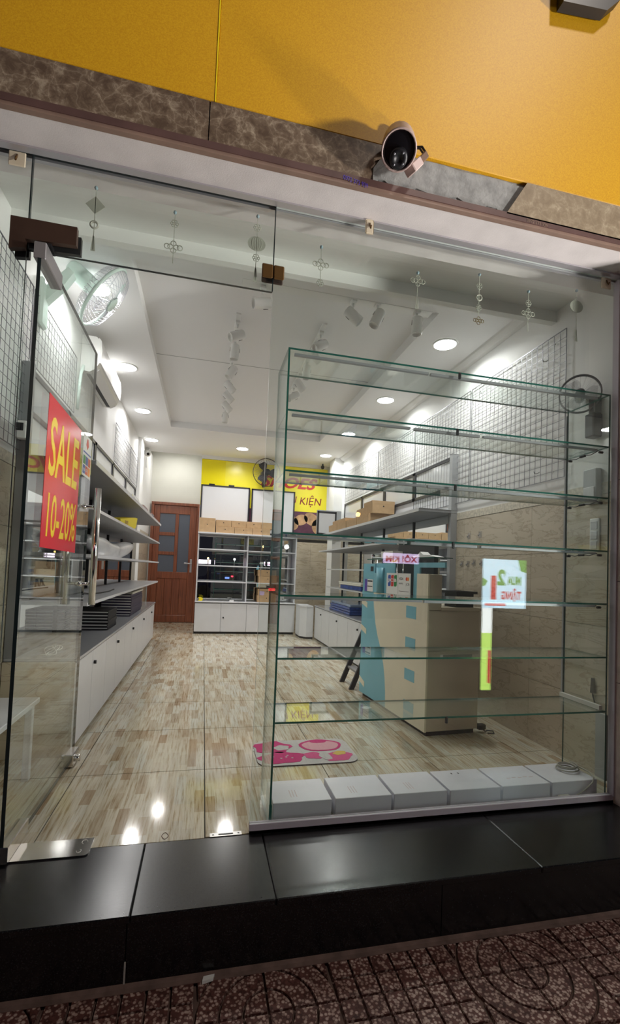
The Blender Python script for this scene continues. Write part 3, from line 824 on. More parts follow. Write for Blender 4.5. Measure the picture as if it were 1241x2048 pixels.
# ================================================================ SHELVING
def door_leaf(p, axis, a, c, z0, z1, at, out, knob_at, zk):
    mb = MB()
    if axis == 'y': mb.cbox(at, a+0.002, z0, at+out, c-0.002, z1, 0.0015)
    else: mb.cbox(a+0.002, at, z0, c-0.002, at+out, z1, 0.0015)
    d = part('door', mb, 'laminate_white', p)
    if knob_at is not None:
        kb = MB()
        if axis == 'y': kb.cyl((at+out, knob_at, zk), (at+out*1.8, knob_at, zk), 0.011, seg=10)
        else: kb.cyl((knob_at, at, zk), (knob_at, at-0.012, zk), 0.011, seg=10)
        part('lock', kb, 'black_plastic', d, 'small dark lock')
    return d
def wall_unit(side, y0, nmod, lb, ends, depth, nshelf):
    """long wall unit: base cabinets, posts, mirror back and shelves, along the left (+1) or right (-1) wall"""
    X = XL if side > 0 else XR
    y1 = y0+0.8*nmod
    fx = X+side*depth
    t = thing('wall_shelving', ((X+fx)/2, (y0+y1)/2, 0), lb, 'shelving')
    for k in range(nmod):
        a = y0+0.8*k
        part('cabinet', MB().box(X+side*0.004, a+0.001, 0.045, fx-side*0.019, a+0.799, 0.49).box(X+side*0.03, a+0.001, 0.001, fx-side*0.04, a+0.799, 0.045, 1), ['laminate_white', 'dark_edge'], t)
        for q in (0, 1):
            door_leaf(t, 'y', a+0.4*q, a+0.4*q+0.4, 0.03, 0.480, fx-side*0.018, side*0.018, a+(0.44 if q else 0.36) if q else None, 0.40)
    part('countertop', MB().cbox(X+side*0.004, y0, 0.490, fx+side*0.012, y1, 0.506, 0.002).box(X+side*0.004, y0, 0.480, fx+side*0.002, y1, 0.490, 1), ['counter_grey', 'dark_edge'], t)
    if side > 0: part('reflection_panel', MB().box(X+0.004, y0-0.012, 0.001, fx, y0, 0.488), 'wall_tile', t, 'beige end panel imitating a wall reflection in the glass door')  # tile colours stand in for the right wall reflected in the door
    part('mirror', MB().box(X+side*0.004, y0+0.045, 0.507, X+side*0.010, y1, 1.545, 0).box(X+side*0.0035, y0+0.045, 0.507, X+side*0.004, y1, 1.545, 1), ['mirror', 'dark_edge'], t)
    for k in range(nmod+1):
        y = y0+0.8*k
        part('post', MB().box(X+side*0.010, y-0.0 if k == 0 else y-0.008, 0.507, X+side*0.022, y+0.016 if k == 0 else y+0.008, 1.55), 'dark_edge', t)
    for k, z in enumerate([1.31, 1.048, 0.785][:nshelf]):
        d2 = depth+(0.03 if side > 0 else -0.02)
        if k >= 1 and side < 0: d2 = 0.26
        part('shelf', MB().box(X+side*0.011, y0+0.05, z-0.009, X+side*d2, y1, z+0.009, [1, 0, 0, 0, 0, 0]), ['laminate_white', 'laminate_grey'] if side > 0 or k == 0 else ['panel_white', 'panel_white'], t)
    part('top_shelf', MB().cbox(X+side*0.004, y0+0.05 if side > 0 else y0, 1.548, X+side*(depth+0.03 if side > 0 else 0.35), y1, 1.573, 0.002), 'laminate_grey', t, 'grey top board with a pale front edge')
    part('top_edge', MB().box(X+side*(depth+0.0305 if side > 0 else 0.3505), y0+0.05 if side > 0 else y0, 1.547, X+side*(depth+0.034 if side > 0 else 0.354), y1, 1.574), 'laminate_white', t)
    # framed white panels standing on the top board
    for k in range(nmod):
        a = y0+0.8*k+(0.05 if k == 0 else 0.004); c = y0+0.8*k+0.796
        z0, z1 = (1.76, 2.05) if side < 0 else (1.80, 2.05)
        b_ = part('back_panel', MB().box(X+side*0.003, a, z0+0.02, X+side*0.016, c, z1-0.02), 'panel_white', t)
        fr = MB()
        for (ya, yb, za, zb_) in ((a, c, z0, z0+0.028), (a, c, z1-0.028, z1), (a, a+0.028, z0, z1), (c-0.028, c, z0, z1)):
            fr.box(X+side*0.003, ya, za, X+side*0.026, yb, zb_)
        part('frame', fr, 'dark_frame', b_, 'dark frame')
    part('upstand', MB().box(X+side*0.003, y0, 1.573, X+side*0.014, y1, 1.80), 'laminate_white', t)
    part('end_post', MB().cbox(X+side*0.003, y0-0.001, 0.506 if side > 0 else 0.5, X+side*0.055, y0+0.044, 2.055, 0.002), 'laminate_grey' if side > 0 else 'channel_grey', t, 'pale grey end post')
    return t
wall_unit(1, 0.85, 5, 'long white shelving unit with cabinets along the left wall behind the open door', True, 0.345, 3)
wall_unit(-1, 1.72, 4, 'long shelving unit with framed panels and glass shelves along the right wall', True, 0.42, 3)

# back unit
X0b, X1b, Yf = -0.155, 1.385, 5.40
t = thing('back_shelving', (0.6, 5.6, 0), 'white base cabinets with mirrored shelves under the yellow banner', 'shelving')
part('cabinet', MB().box(X0b, Yf+0.02, 0.04, X1b, YB-0.003, 0.47).box(X0b+0.01, Yf+0.03, 0.001, X1b-0.01, YB-0.003, 0.04, 1).box(X0b-0.004, Yf, 0.0, X0b, YB-0.003, 0.49, 1), ['laminate_white', 'dark_edge'], t)
xs = [X0b, 0.235, 0.625, 1.005, X1b]
for k in range(4):
    door_leaf(t, 'x', xs[k], xs[k+1], 0.035, 0.462, Yf, 0.018, xs[k]+0.04 if k == 1 else None, 0.25)
part('countertop', MB().cbox(X0b-0.005, Yf-0.012, 0.475, X1b+0.005, YB-0.003, 0.492, 0.002).box(X0b, Yf-0.002, 0.463, X1b, YB-0.01, 0.475, 1), ['laminate_white', 'dark_edge'], t)
part('mirror', MB().box(X0b+0.01, YB-0.012, 0.493, X1b, YB-0.003, 1.52), 'mirror', t)
for x in (X0b, 0.600, X1b-0.02):
    part('post', MB().cbox(x, YB-0.33 if x > 0.5 and x < 1 else YB-0.36, 0.493, x+0.018, YB-0.02, 1.52, 0.002), 'laminate_white', t)
for z in (1.285, 1.035, 0.79):
    part('shelf', MB().cbox(X0b+0.019, Yf+0.02, z-0.009, 0.599, YB-0.013, z+0.009, 0.002), 'laminate_white', t)
    part('shelf', MB().cbox(0.619, Yf+0.03, z-0.007, X1b-0.021, YB-0.013, z+0.004, 0.002), 'laminate_white', t)
part('top_shelf', MB().cbox(X0b-0.005, Yf-0.01, 1.522, X1b+0.005, YB-0.003, 1.545, 0.002), 'laminate_white', t)

# corner cabinet
t = thing('corner_cabinet', (1.5, 5.0, 0), 'small white corner cabinet with a cut front between the back and right units', 'cabinet')
fp = [(1.395, 5.05), (1.478, 4.945), (1.58, 4.935), (1.58, 5.35), (1.395, 5.35)]
part('body', MB().prism(fp, 0.03, 0.47), 'laminate_white', t)
part('plinth', MB().prism([(x+0.01 if x < 1.5 else x, y+0.01) for x, y in fp], 0.001, 0.03), 'dark_edge', t)
part('top', MB().prism([(x-0.006, y-0.008) for x, y in fp], 0.47, 0.49), 'laminate_white', t)

# ================================================================ BACK WALL
bn = thing('yellow_banner', (0.9, 5.75, 2.0), 'yellow banner with red lettering across the back wall above the mirrored shelves', 'banner')
part('sheet', MB().box(-0.155, 5.755, 2.0, 0.22, 5.772, 2.742, 0).box(0.22, 5.756, 2.0, 1.93, 5.772, 2.742, 1), ['sign_yellow', 'sign_yellow_light'], bn)
tx = MB()
letters(tx, 'SHOES', (0.80, 5.755, 2.375), (1, 0, 0), (0, 0, 1), 0.96, 0.19, 0.002, 0.35, 0.03)
part('lettering', tx, 'ink_red', bn, 'red slanted word SHOES')
tx = MB()
letters(tx, 'PHỤ KIỆN', (1.09, 5.755, 2.085), (1, 0, 0), (0, 0, 1), 0.75, 0.20, 0.002, 0.15, 0.005)
part('lettering', tx, 'ink_maroon', bn, 'dark red words PHỤ KIỆN')
ph = part('photo_strip', MB().box(0.62, 5.756, 1.56, 1.93, 5.772, 1.998), 'photo_purple', bn, 'printed photograph in purples and browns under the yellow')
shp = MB()
for (x, z, w, h, a) in ((1.50, 1.86, 0.12, 0.09, 0.3), (1.68, 1.88, 0.14, 0.10, -0.5), (1.80, 1.76, 0.11, 0.13, 0.2), (1.36, 1.80, 0.10, 0.12, 0.4)):
    shp.prism([(x+w*math.cos(q)*math.cos(a)-h*math.sin(q)*math.sin(a), z+w*math.cos(q)*math.sin(a)+h*math.sin(q)*math.cos(a)) for q in [2*PI*k/14 for k in range(14)]], 5.7548, 5.756, 'y')
part('photo_shape', shp, 'photo_tan', ph)
# two framed white panels leaning above the cardboard boxes
for k, (a, c, z1, lb) in enumerate(((-0.15, 0.625, 2.325, 'framed white panel on the back shelf nearest the wooden door'), (0.655, 1.375, 2.315, 'framed white panel on the back shelf beside the lettering of the yellow banner'))):
    t = thing('framed_panel', ((a+c)/2, 5.72, 1.545), lb, 'panel', 'framed white panels on the back shelf')
    part('board', MB().box(a+0.02, 5.715, 1.60, c-0.02, 5.735, z1-0.02), 'panel_white', t)
    fr = MB()
    for (xa, xb, za, zb_) in ((a, c, 1.546, 1.60), (a, c, z1-0.02, z1), (a, a+0.022, 1.546, z1), (c-0.022, c, 1.546, z1)):
        fr.box(xa, 5.705, za, xb, 5.745, zb_)
    part('frame', fr, 'dark_frame', t)
for k, x in enumerate((-0.03, 0.28, 0.09, 0.42)):
    if k < 2: solo('black_block', MB().cbox(x, 5.70, 2.3255, x+0.09, 5.75, 2.345, 0.002), 'black_plastic', 'small black block on top of the framed white panel, %s' % ('end nearer the wooden door' if k == 0 else 'end nearer the black fan'), 'block', 'black blocks on the framed panel')

def carton(x0, x1, y0, y1, z0, z1, lb, grp, flaps=True):
    t = thing('cardboard_box', ((x0+x1)/2, (y0+y1)/2, z0), lb, 'box', grp)
    part('body', MB().cbox(x0, y0, z0, x1, y1, z1, 0.002), 'cardboard', t)
    lx = MB()
    if flaps:
        lx.box(x0-0.001, y0-0.001, z1-0.035, x1+0.001, y1+0.001, z1+0.0006)
        part('lid', lx, 'cardboard', t)
    if (x1-x0) > (y1-y0)*0.8:
        part('hand_hole', MB().cyl(((x0+x1)/2, y0-0.0012, (z0+z1)/2+0.01), ((x0+x1)/2, y0+0.004, (z0+z1)/2+0.01), 0.008, seg=8), 'black_plastic', t)
    return t
B = 'cardboard boxes on the back shelf'
carton(-0.150, 0.092, 5.44, 5.70, 1.546, 1.765, 'tall cardboard box at the end of the back shelf by the wooden door', B)
for k, (a, c) in enumerate(((0.105, 0.385), (0.390, 0.665), (0.670, 0.945))):
    carton(a, c, 5.44, 5.70, 1.546, 1.645, 'cardboard box in the lower row on the back shelf, %s' % ['touching the tall box', 'middle one', 'at the showcase end'][k], B)
for k, (a, c) in enumerate(((0.100, 0.335), (0.340, 0.565), (0.570, 0.800), (0.805, 0.985))):
    carton(a, c, 5.45, 5.70, 1.6466, 1.745, 'cardboard box in the upper row on the back shelf, %s' % ['touching the tall box', 'second from the tall box', 'third from the tall box', 'farthest from the tall box'][k], B)
B = 'cardboard boxes in the mirrored shelves'
for k, (a, z0, z1) in enumerate(((0.79, 0.494, 0.60), (0.795, 0.602, 0.70), (0.80, 0.796, 0.90), (0.785, 0.902, 1.0))):
    carton(a, a+0.29, 5.46, 5.70, z0, z1, 'cardboard box in the mirrored back shelves, %s' % ['lowest, on the countertop', 'second up, under the lowest glass shelf', 'on the lowest glass shelf', 'topmost of the stack of boxes'][k], B)
solo('yellow_tool', MB().cbox(-0.11, 5.44, 0.493, -0.05, 5.50, 0.505, 0.003).cbox(-0.10, 5.45, 0.505, -0.04, 5.49, 0.535, 0.004).box(-0.11, 5.46, 0.535, -0.06, 5.48, 0.548), 'yellow_paper', 'small yellow object on the back countertop near the wooden door', 'tool')
solo('paper_scrap', MB().prism([(0.36, 5.45), (0.40, 5.44), (0.43, 5.47), (0.39, 5.49)], 0.4925, 0.515), 'paper_white', 'crumpled white scrap on the back countertop', 'paper')

# back door in the alcove
bd = struct('door_2', MB().box(-0.93, YA-0.05, 0.10, -0.20, YA-0.012, 0.11), 'door_wood', 'reddish wooden door with four frosted panes in the alcove')
dy0, dy1 = YA-0.052, YA-0.012
def dpart(nm, x0, z0, x1, z1, m_='door_wood', ya=dy0, yb=dy1): return part(nm, MB().cbox(x0, ya, z0, x1, yb, z1, 0.004), m_, bd)
dpart('frame', -1.005, 0.0, -0.955, 2.09, ya=YA-0.08, yb=YA); dpart('frame', -0.215, 0.0, -0.165, 2.09, ya=YA-0.08, yb=YA); dpart('frame', -1.005, 2.09, -0.165, 2.14, ya=YA-0.08, yb=YA)
dpart('stile', -0.954, 0.004, -0.852, 2.088); dpart('stile', -0.335, 0.004, -0.216, 2.088); dpart('stile', -0.585, 0.90, -0.525, 1.94)
dpart('rail', -0.852, 1.94, -0.335, 2.088); dpart('rail', -0.852, 0.78, -0.335, 0.90); dpart('rail', -0.852, 0.004, -0.335, 0.13)
dpart('rail', -0.852, 1.545, -0.585, 1.605); dpart('rail', -0.852, 1.20, -0.585, 1.26)
for (x0, z0, x1, z1) in ((-0.852, 1.605, -0.585, 1.94), (-0.852, 1.26, -0.585, 1.545), (-0.852, 0.90, -0.585, 1.20), (-0.525, 0.90, -0.335, 1.94)):
    part('pane', MB().box(x0, YA-0.036, z0, x1, YA-0.028, z1), 'frosted', bd)
for k in range(4):
    x = -0.852+k*0.1293
    part('plank', MB().cbox(x+0.001, YA-0.044, 0.13, x+0.1283, YA-0.02, 0.78, 0.004), 'door_wood', bd)
hb = part('handle', MB().cbox(-0.300, YA-0.058, 0.90, -0.262, YA-0.052, 1.14, 0.003).cyl((-0.281, YA-0.058, 1.06), (-0.281, YA-0.10, 1.06), 0.01, seg=10).cbox(-0.40, YA-0.108, 1.05, -0.272, YA-0.092, 1.07, 0.004), 'brushed_steel', bd, 'steel lever handle')

# ================================================================ CEILING THINGS
DL = [(-0.82, 1.38), (-0.82, 2.60), (-0.83, 3.81), (-0.86, 5.09), (0.43, 5.10), (1.70, 5.03), (1.69, 3.85), (1.69, 2.60), (1.68, 1.38)]
DN = ['above the white wall fan', 'above the air conditioner', 'just past the air conditioner', 'in the corner by the alcove', 'in front of the yellow banner', 'in the corner by the right column', 'second from the back on the right', 'third from the back on the right', 'next to the glass on the right']
for (x, y), d in zip(DL, DN):
    t = thing('ceiling_downlight', (x, y, ZC-0.012), 'round white recessed downlight ' + d, 'downlight', 'recessed ceiling downlights')
    part('trim', MB().lathe([(0.098, 0), (0.097, -0.006), (0.085, -0.009), (0.083, -0.005), (0.083, 0)], Matrix.Translation((x, y, ZC-0.0005)), 24), 'white_plastic', t)
    part('diffuser', MB().cyl((x, y, ZC-0.0015), (x, y, ZC-0.006), 0.083, seg=24), 'lamp_disc', t)
    lamp('downlight_glow', 'AREA', (x, y, ZC-0.012), DOWN_POWER, (1.0, 0.985, 0.965), 0.16, (x, y, 0), PI*0.86)

def spotlight(x, y, ztop, yaw, tilt, lb, lit=False):
    """track spotlight: adapter on the rail, bracket, tubular head with a vented rear"""
    t = thing('track_spotlight', (x, y, ztop-0.16), lb, 'spotlight', 'white track spotlights')
    part('adapter', MB().cbox(x-0.018, y-0.03, ztop-0.022, x+0.018, y+0.03, ztop, 0.004).cyl((x, y, ztop-0.05), (x, y, ztop-0.02), 0.007, seg=8), 'white_plastic', t)
    R = Matrix.Translation((x, y, ztop-0.105)) @ Matrix.Rotation(yaw, 4, 'Z') @ Matrix.Rotation(tilt, 4, 'Y')
    b_ = MB(); b_.M = R
    b_.tube([(-0.038, 0, 0.0), (-0.036, 0, 0.03), (-0.012, 0, 0.055), (0.012, 0, 0.055), (0.036, 0, 0.03), (0.038, 0, 0.0)], 0.003, 5)
    part('bracket', b_, 'grey_metal', t)
    h = MB(); h.M = R @ Matrix.Rotation(PI/2*0.0, 4, 'X')
    h.lathe([(0.0, 0.055), (0.034, 0.055), (0.036, 0.050), (0.036, -0.060), (0.034, -0.062), (0.030, -0.062), (0.030, -0.045), (0.0, -0.045)], None, 18, 0)
    hh = part('head', h, 'white_plastic', t)
    vb = MB(); vb.M = R
    for k in range(6):
        a = PI/3*k
        vb.box(0, 0, 0, 0, 0, 0) if False else vb.prism([(0.008*math.cos(a-0.4), 0.008*math.sin(a-0.4)), (0.028*math.cos(a-0.3), 0.028*math.sin(a-0.3)), (0.028*math.cos(a+0.3), 0.028*math.sin(a+0.3)), (0.008*math.cos(a+0.4), 0.008*math.sin(a+0.4))], 0.0552, 0.0562)
    part('vent', vb, 'ink_black', hh)
    return t
for k, (x, y, w, tl, d) in enumerate(((0.235, 1.10, 0.15, 1.35, 'on the front rail over the doorway edge'), (0.835, 1.07, -0.2, -0.85, 'second along the front rail'), (1.00, 1.05, 0.1, 0.45, 'third along the front rail'), (1.29, 1.06, 0.0, 0.02, 'at the right end of the front rail, hanging straight'))):
    spotlight(x, y, ZC+0.02, w, tl, 'white track spotlight ' + d)
LY = [(1.66, 0.35, 1.1), (1.93, 0.0, 0.05), (2.33, 0.2, 0.55), (2.68, 0.1, -0.75), (2.95, 0.15, -0.80), (3.25, 0.1, -0.75), (3.62, 0.0, 0.05)]
ON = ['next to the glass', 'second from the glass', 'third from the glass', 'in the middle', 'third from the back', 'second from the back', 'at the back end']
for (y, w, tl), d in zip(LY, ON):
    spotlight(0.11, y, ZT-0.012, w, tl, 'white track spotlight %s of the rail left of centre' % d)
RY = [(1.62, 0.3, 1.0), (1.80, 0.1, -0.8), (2.12, 0.0, 0.05), (2.42, 0.1, -0.7), (2.72, 0.2, 1.0)]
for (y, w, tl), d in zip(RY, ['next to the glass', 'second from the glass', 'in the middle', 'second from the back', 'at the back end']):
    spotlight(0.75, y, ZT-0.012, w, tl, 'white track spotlight %s of the rail right of centre' % d)
solo('track_rail', MB().cbox(0.092, 1.55, ZT-0.014, 0.128, 3.75, ZT-0.0005, 0.002), 'white_plastic', 'white ceiling rail left of centre carrying seven spotlights', 'track rail')
solo('track_rail', MB().cbox(0.732, 1.50, ZT-0.014, 0.768, 2.85, ZT-0.0005, 0.002), 'white_plastic', 'white ceiling rail right of centre carrying five spotlights', 'track rail')
solo('track_rail', MB().box(0.1, 1.012, ZC+0.021, 1.40, 1.12, ZC+0.032).box(0.1, 1.012, ZC-0.001, 1.40, 1.018, ZC+0.018), 'white_plastic', 'white ceiling rail along the front edge of the ceiling tray', 'track rail')

# wall fan, white and mint
def fan(wall, centre, aim, lb, shell, ringm, wirem, bladem, rad=0.205):
    t = thing('wall_fan', wall, lb, 'fan', None)
    C0 = Vector(centre); A = Vector(aim).normalized()
    Wp = Vector(wall)
    q = A.to_track_quat('Z', 'Y').to_matrix().to_4x4()
    M = Matrix.Translation(C0) @ q
    hs = MB(); hs.M = M
    k_ = min(1, rad/0.205)
    hs.lathe([(0.0, -0.24*k_), (0.035*k_, -0.24*k_), (0.052*k_, -0.225*k_), (0.056*k_, -0.11*k_), (0.05*k_, -0.07*k_), (0.0, -0.07*k_)], None, 20)
    part('motor_housing', hs, shell, t)
    cg = MB(); cg.M = M
    N = 44 if rad > 0.15 else 20
    for k in range(N):
        a = 2*PI*k/N
        for sgn in (1, -1):
            q_ = rad/0.205
            pr = [(0.05*q_, 0.062*q_), (0.12*q_, 0.060*q_), (0.175*q_, 0.045*q_), (rad-0.006*q_, 0.012*q_), (rad, 0.0)] if sgn > 0 else [(0.06*q_, -0.075*q_), (0.12*q_, -0.072*q_), (0.175*q_, -0.058*q_), (rad-0.006*q_, -0.02*q_), (rad, 0.0)]
            cg.tube([(r_*math.cos(a), r_*math.sin(a), z_) for r_, z_ in pr], 0.0015 if rad > 0.15 else 0.0009, 3)
    part('cage', cg, wirem, t, kind='stuff')
    rm = MB(); rm.M = M
    rm.lathe([(rad-0.003, -0.009), (rad+0.005, -0.009), (rad+0.005, 0.009), (rad-0.003, 0.009), (rad-0.003, -0.009)], None, 36)
    part('ring', rm, ringm, t)
    cp_ = MB(); cp_.M = M
    cp_.lathe([(0.0, 0.066*k_), (0.045*k_, 0.066*k_), (0.050*k_, 0.060*k_), (0.050*k_, 0.052*k_), (0.0, 0.052*k_)], None, 20)
    part('badge', cp_, ringm, t)
    bl = MB(); bl.M = M
    for k in range(3):
        a0 = 2*PI*k/3
        K = 6
        for i in range(K):
            r0_, r1_ = (0.03+0.15*i/K)*k_, (0.03+0.15*(i+1)/K)*k_
            w0, w1 = 0.35+0.25*math.sin(PI*i/K), 0.35+0.25*math.sin(PI*(i+1)/K)
            vs = []
            for r_, w_ in ((r0_, w0), (r1_, w1)):
                for s_ in (-1, 1):
                    for z_ in (0, 0.003):
                        vs.append((r_*math.cos(a0+s_*w_), r_*math.sin(a0+s_*w_), s_*0.018+z_-0.01))
            bl.add(vs, [(0, 2, 6, 4), (1, 5, 7, 3), (0, 4, 5, 1), (2, 3, 7, 6), (0, 1, 3, 2), (4, 6, 7, 5)], 0)
    bl.lathe([(0.0, 0.02), (0.03*k_, 0.02), (0.03*k_, -0.07*k_), (0.0, -0.07*k_)], None, 14)
    part('blade', bl, bladem, t, 'clear blades')
    return t, M
t, M = fan((XL, 1.03, 2.33), (-0.73, 1.20, 2.645), (0.80, 0.16, -0.58), 'white and mint wall fan high on the left wall behind the open glass door', 'fan_green', 'fan_green', 'fan_wire', 'clear_plastic')
part('wall_plate', MB().cbox(XL+0.001, 0.985, 2.33, XL+0.035, 1.085, 2.60, 0.012), 'fan_green', t)
am = MB()
am.prism([(XL+0.03, 2.57), (-0.89, 2.70), (-0.86, 2.67), (-0.90, 2.60), (XL+0.03, 2.48)], 1.03, 1.09, 'y')
part('arm', am, 'fan_green', t)
# dark fans
t, M = fan((0.84, 5.78, 2.5), (0.86, 5.52, 2.56), (0.1, -1, -0.05), 'black wall fan in a clear cage on the yellow banner', 'black_plastic', 'black_plastic', 'wire_steel', 'black_plastic', 0.22)
part('arm', MB().box(0.82, 5.70, 2.36, 0.87, 5.752, 2.66).box(0.83, 5.62, 2.40, 0.865, 5.70, 2.50), 'black_plastic', t)
t, M = fan((2.0, 0.285, 1.98), (1.925, 0.315, 2.045), (-0.66, -0.74, -0.1), 'dark wall fan in a clear cage beside the right end of the glass showcase', 'dark_frame', 'wire_steel', 'clear_plastic', 'clear_plastic', 0.10)
part('arm', MB().cbox(1.955, 0.255, 1.80, XR-0.001, 0.315, 1.93, 0.006).cbox(1.97, 0.262, 1.93, XR-0.001, 0.305, 2.02, 0.004), 'dark_frame', t)

# air conditioner
t = thing('air_conditioner', (-0.96, 2.35, 2.42), 'white split air conditioner on the left wall beyond the white fan', 'air conditioner')
pr = [(XL+0.002, 2.46), (-0.965, 2.450), (-0.925, 2.475), (-0.900, 2.52), (-0.892, 2.62), (-0.900, 2.70), (-0.925, 2.725), (XL+0.002, 2.73)]
part('body', MB().prism(pr, 1.92, 2.76, 'y'), 'white_plastic', t)
part('front_panel', MB().prism([(-0.899, 2.525), (-0.888, 2.53), (-0.882, 2.62), (-0.891, 2.70), (-0.908, 2.722), (-0.913, 2.71)], 1.925, 2.755, 'y'), 'paper_white', t)
part('outlet', MB().prism([(-0.995, 2.449), (-0.965, 2.446), (-0.965, 2.452), (-0.995, 2.456)], 1.97, 2.71, 'y'), 'black_plastic', t, 'dark air outlet slot')
part('louvre', MB().prism([(-0.962, 2.445), (-0.905, 2.490), (-0.908, 2.497), (-0.966, 2.452)], 1.97, 2.71, 'y'), 'white_plastic', t)
part('pipe', MB().tube([(XL+0.03, 1.90, 2.48), (XL+0.03, 1.84, 2.40), (XL+0.03, 1.82, 2.30), (XL+0.03, 1.80, 2.12)], 0.012, 6), 'fan_green', t)

# unseen lamp added above the ceiling edge to brighten the alcove
t = thing('ceiling_downlight', (-0.6, 6.35, 3.045), 'unseen round white downlight added to brighten the alcove in front of the wooden door', 'downlight', 'recessed ceiling downlights')
part('trim', MB().lathe([(0.098, 0), (0.097, -0.006), (0.085, -0.009), (0.083, -0.005), (0.083, 0)], Matrix.Translation((-0.6, 6.35, 3.0595)), 24), 'white_plastic', t)
part('diffuser', MB().cyl((-0.6, 6.35, 3.0585), (-0.6, 6.35, 3.054), 0.083, seg=24), 'lamp_disc', t)
lamp('downlight_glow', 'AREA', (-0.6, 6.35, 3.048), DOWN_POWER*0.45, (1.0, 0.97, 0.92), 0.16, (-0.6, 6.35, 0), PI*0.95)

# dome cameras
for x, y, z, mm, lb in ((-0.975, 5.62, 2.72, 'white_plastic', 'small white security camera at the ceiling in the alcove corner'), (1.80, 5.60, 2.74, 'black_plastic', 'small black security camera at the ceiling near the right column')):
    s = 0.05 if mm == 'white_plastic' else 0.03
    t = thing('security_camera', (x, y, z-s), lb, 'security camera')
    part('body', MB().lathe([(0, -s), (s*0.6, -s*0.85), (s, -s*0.2), (s, s*0.7), (s*0.7, s), (0, s)], Matrix.Translation((x, y, z)), 16), mm, t)
    part('mount', MB().cyl((x, y, z+s*0.95), (x, y, ZC-0.001), s*0.5, seg=10), mm, t)
    part('lens', MB().cyl((x+s*0.2, y-s*0.70, z-s*0.3), (x+s*0.3, y-s*1.08, z-s*0.45), s*0.42, seg=12), 'black_gloss', t)
part('cable', MB().tube([(-0.99, 5.62, 2.66), (-0.99, 5.63, 2.56), (-0.985, 5.63, 2.50)], 0.003, 4), 'wire_black', bpy.data.objects['security_camera'])

# wire grid panels
def grid(side, y0, y1, z0, z1, lb):
    X = XR-0.016 if side > 0 else XL+0.016
    t = thing('wire_grid', (X, (y0+y1)/2, z0), lb, 'grid panel', 'wire display grids')
    w = MB(); r = 0.0011
    k = 0
    y = y0
    while y <= y1+1e-6:
        w.box(X-r, y-r, z0, X+r, y+r, z1); y += 0.05
    z = z0
    while z <= z1+1e-6:
        w.box(X-r+0.0024, y0, z-r, X+r+0.0024, y1, z+r); z += 0.05
    part('mesh', w, 'wire_steel', t, kind='stuff')
    fr = MB(); q = 0.0022
    fr.box(X-q, y0-q, z0, X+q, y0+q, z1).box(X-q, y1-q, z0, X+q, y1+q, z1).box(X-q, y0, z0-q, X+q, y1, z0+q).box(X-q, y0, z1-q, X+q, y1, z1+q)
    part('rim', fr, 'wire_steel', t)
    cl = MB()
    XW = XR if side > 0 else XL
    for yy in (y0+0.1, y1-0.1):
        for zz in (z0+0.05, z1-0.05):
            cl.cyl((X, yy, zz), (XW-side*0.004, yy, zz), 0.004, seg=6)
    part('wall_clip', cl, 'white_plastic', t)
    return t
GN = ['next to the glass', 'second from the glass', 'third from the glass', 'at the back end']
for k, (a, c) in enumerate(((0.51, 1.51), (1.53, 2.53), (2.55, 3.55), (3.57, 4.92))):
    grid(1, a, a+round((c-a)/0.05)*0.05, 1.63 if k < 2 else 2.08, 2.53, 'black wire display grid on the right wall, %s' % GN[k])
for k, (a, c, z0) in enumerate(((0.10, 0.90, 1.58), (0.92, 1.77, 2.08), (3.30, 4.30, 2.08), (4.32, 4.97, 2.08))):
    grid(-1, a, a+round((c-a)/0.05)*0.05, z0, z0+round((2.5-z0)/0.05)*0.05, 'wire display grid on the left wall, %s' % ['behind the side light glass', 'under the white wall fan', 'just past the air conditioner', 'at the back end'][k])
# small hooks left on the right-hand grid
for k, (y, z) in enumerate(((0.66, 2.40), (0.72, 1.70), (1.25, 1.72), (1.10, 1.70))):
    solo('grid_hook', MB().tube([(XR-0.014, y, z), (XR-0.03, y, z-0.012), (XR-0.05, y, z-0.014), (XR-0.056, y, z)], 0.002, 5), 'wire_black', 'small black hook left on the right wall grid, %s' % ['high up near the glass', 'low near the glass', 'low, at the back end', 'low, in the middle'][k], 'hook', 'hooks on the right wall grid')
# clear adhesive hooks on the right tiles
for k, (y, z) in enumerate(((1.527, 1.344), (1.375, 1.346), (1.62, 1.119), (1.531, 1.119), (1.447, 1.126), (1.346, 1.125))):
    t = thing('tile_hook', (XR-0.003, y, z-0.025), 'clear adhesive hook on the right wall tiles, %s' % ['upper pair, farther back', 'upper pair, nearer the glass', 'lower row, at the back end', 'lower row, second from the back', 'lower row, third from the back', 'lower row, next to the glass'][k], 'hook', 'clear hooks on the right wall tiles')
    part('pad', MB().box(XR-0.003, y-0.02, z-0.025, XR-0.0005, y+0.02, z+0.025), 'clear_plastic', t)
    part('hook', MB().tube([(XR-0.004, y, z+0.01), (XR-0.012, y, z-0.008), (XR-0.018, y, z-0.012), (XR-0.02, y, z)], 0.003, 5), 'wire_steel', t)
# switch plates behind the showcase end
t = thing('switch_panel', (XR-0.01, 0.30, 1.16), 'white switch plate with three rockers on the right wall tiles', 'switch')
part('plate', MB().cbox(XR-0.010, 0.262, 1.18, XR-0.0005, 0.326, 1.36, 0.003), 'white_plastic', t)
for k in range(3): part('rocker', MB().cbox(XR-0.014, 0.272, 1.192+k*0.054, XR-0.010, 0.316, 1.236+k*0.054, 0.002), 'panel_white', t)
t = thing('breaker_box', (XR-0.03, 0.30, 1.46), 'grey breaker box on the right wall above the switches', 'box')
part('case', MB().cbox(XR-0.040, 0.255, 1.44, XR-0.0005, 0.345, 1.63, 0.004), 'grey_box', t)
part('cover', MB().cbox(XR-0.046, 0.262, 1.45, XR-0.040, 0.338, 1.53, 0.003), 'panel_white', t)

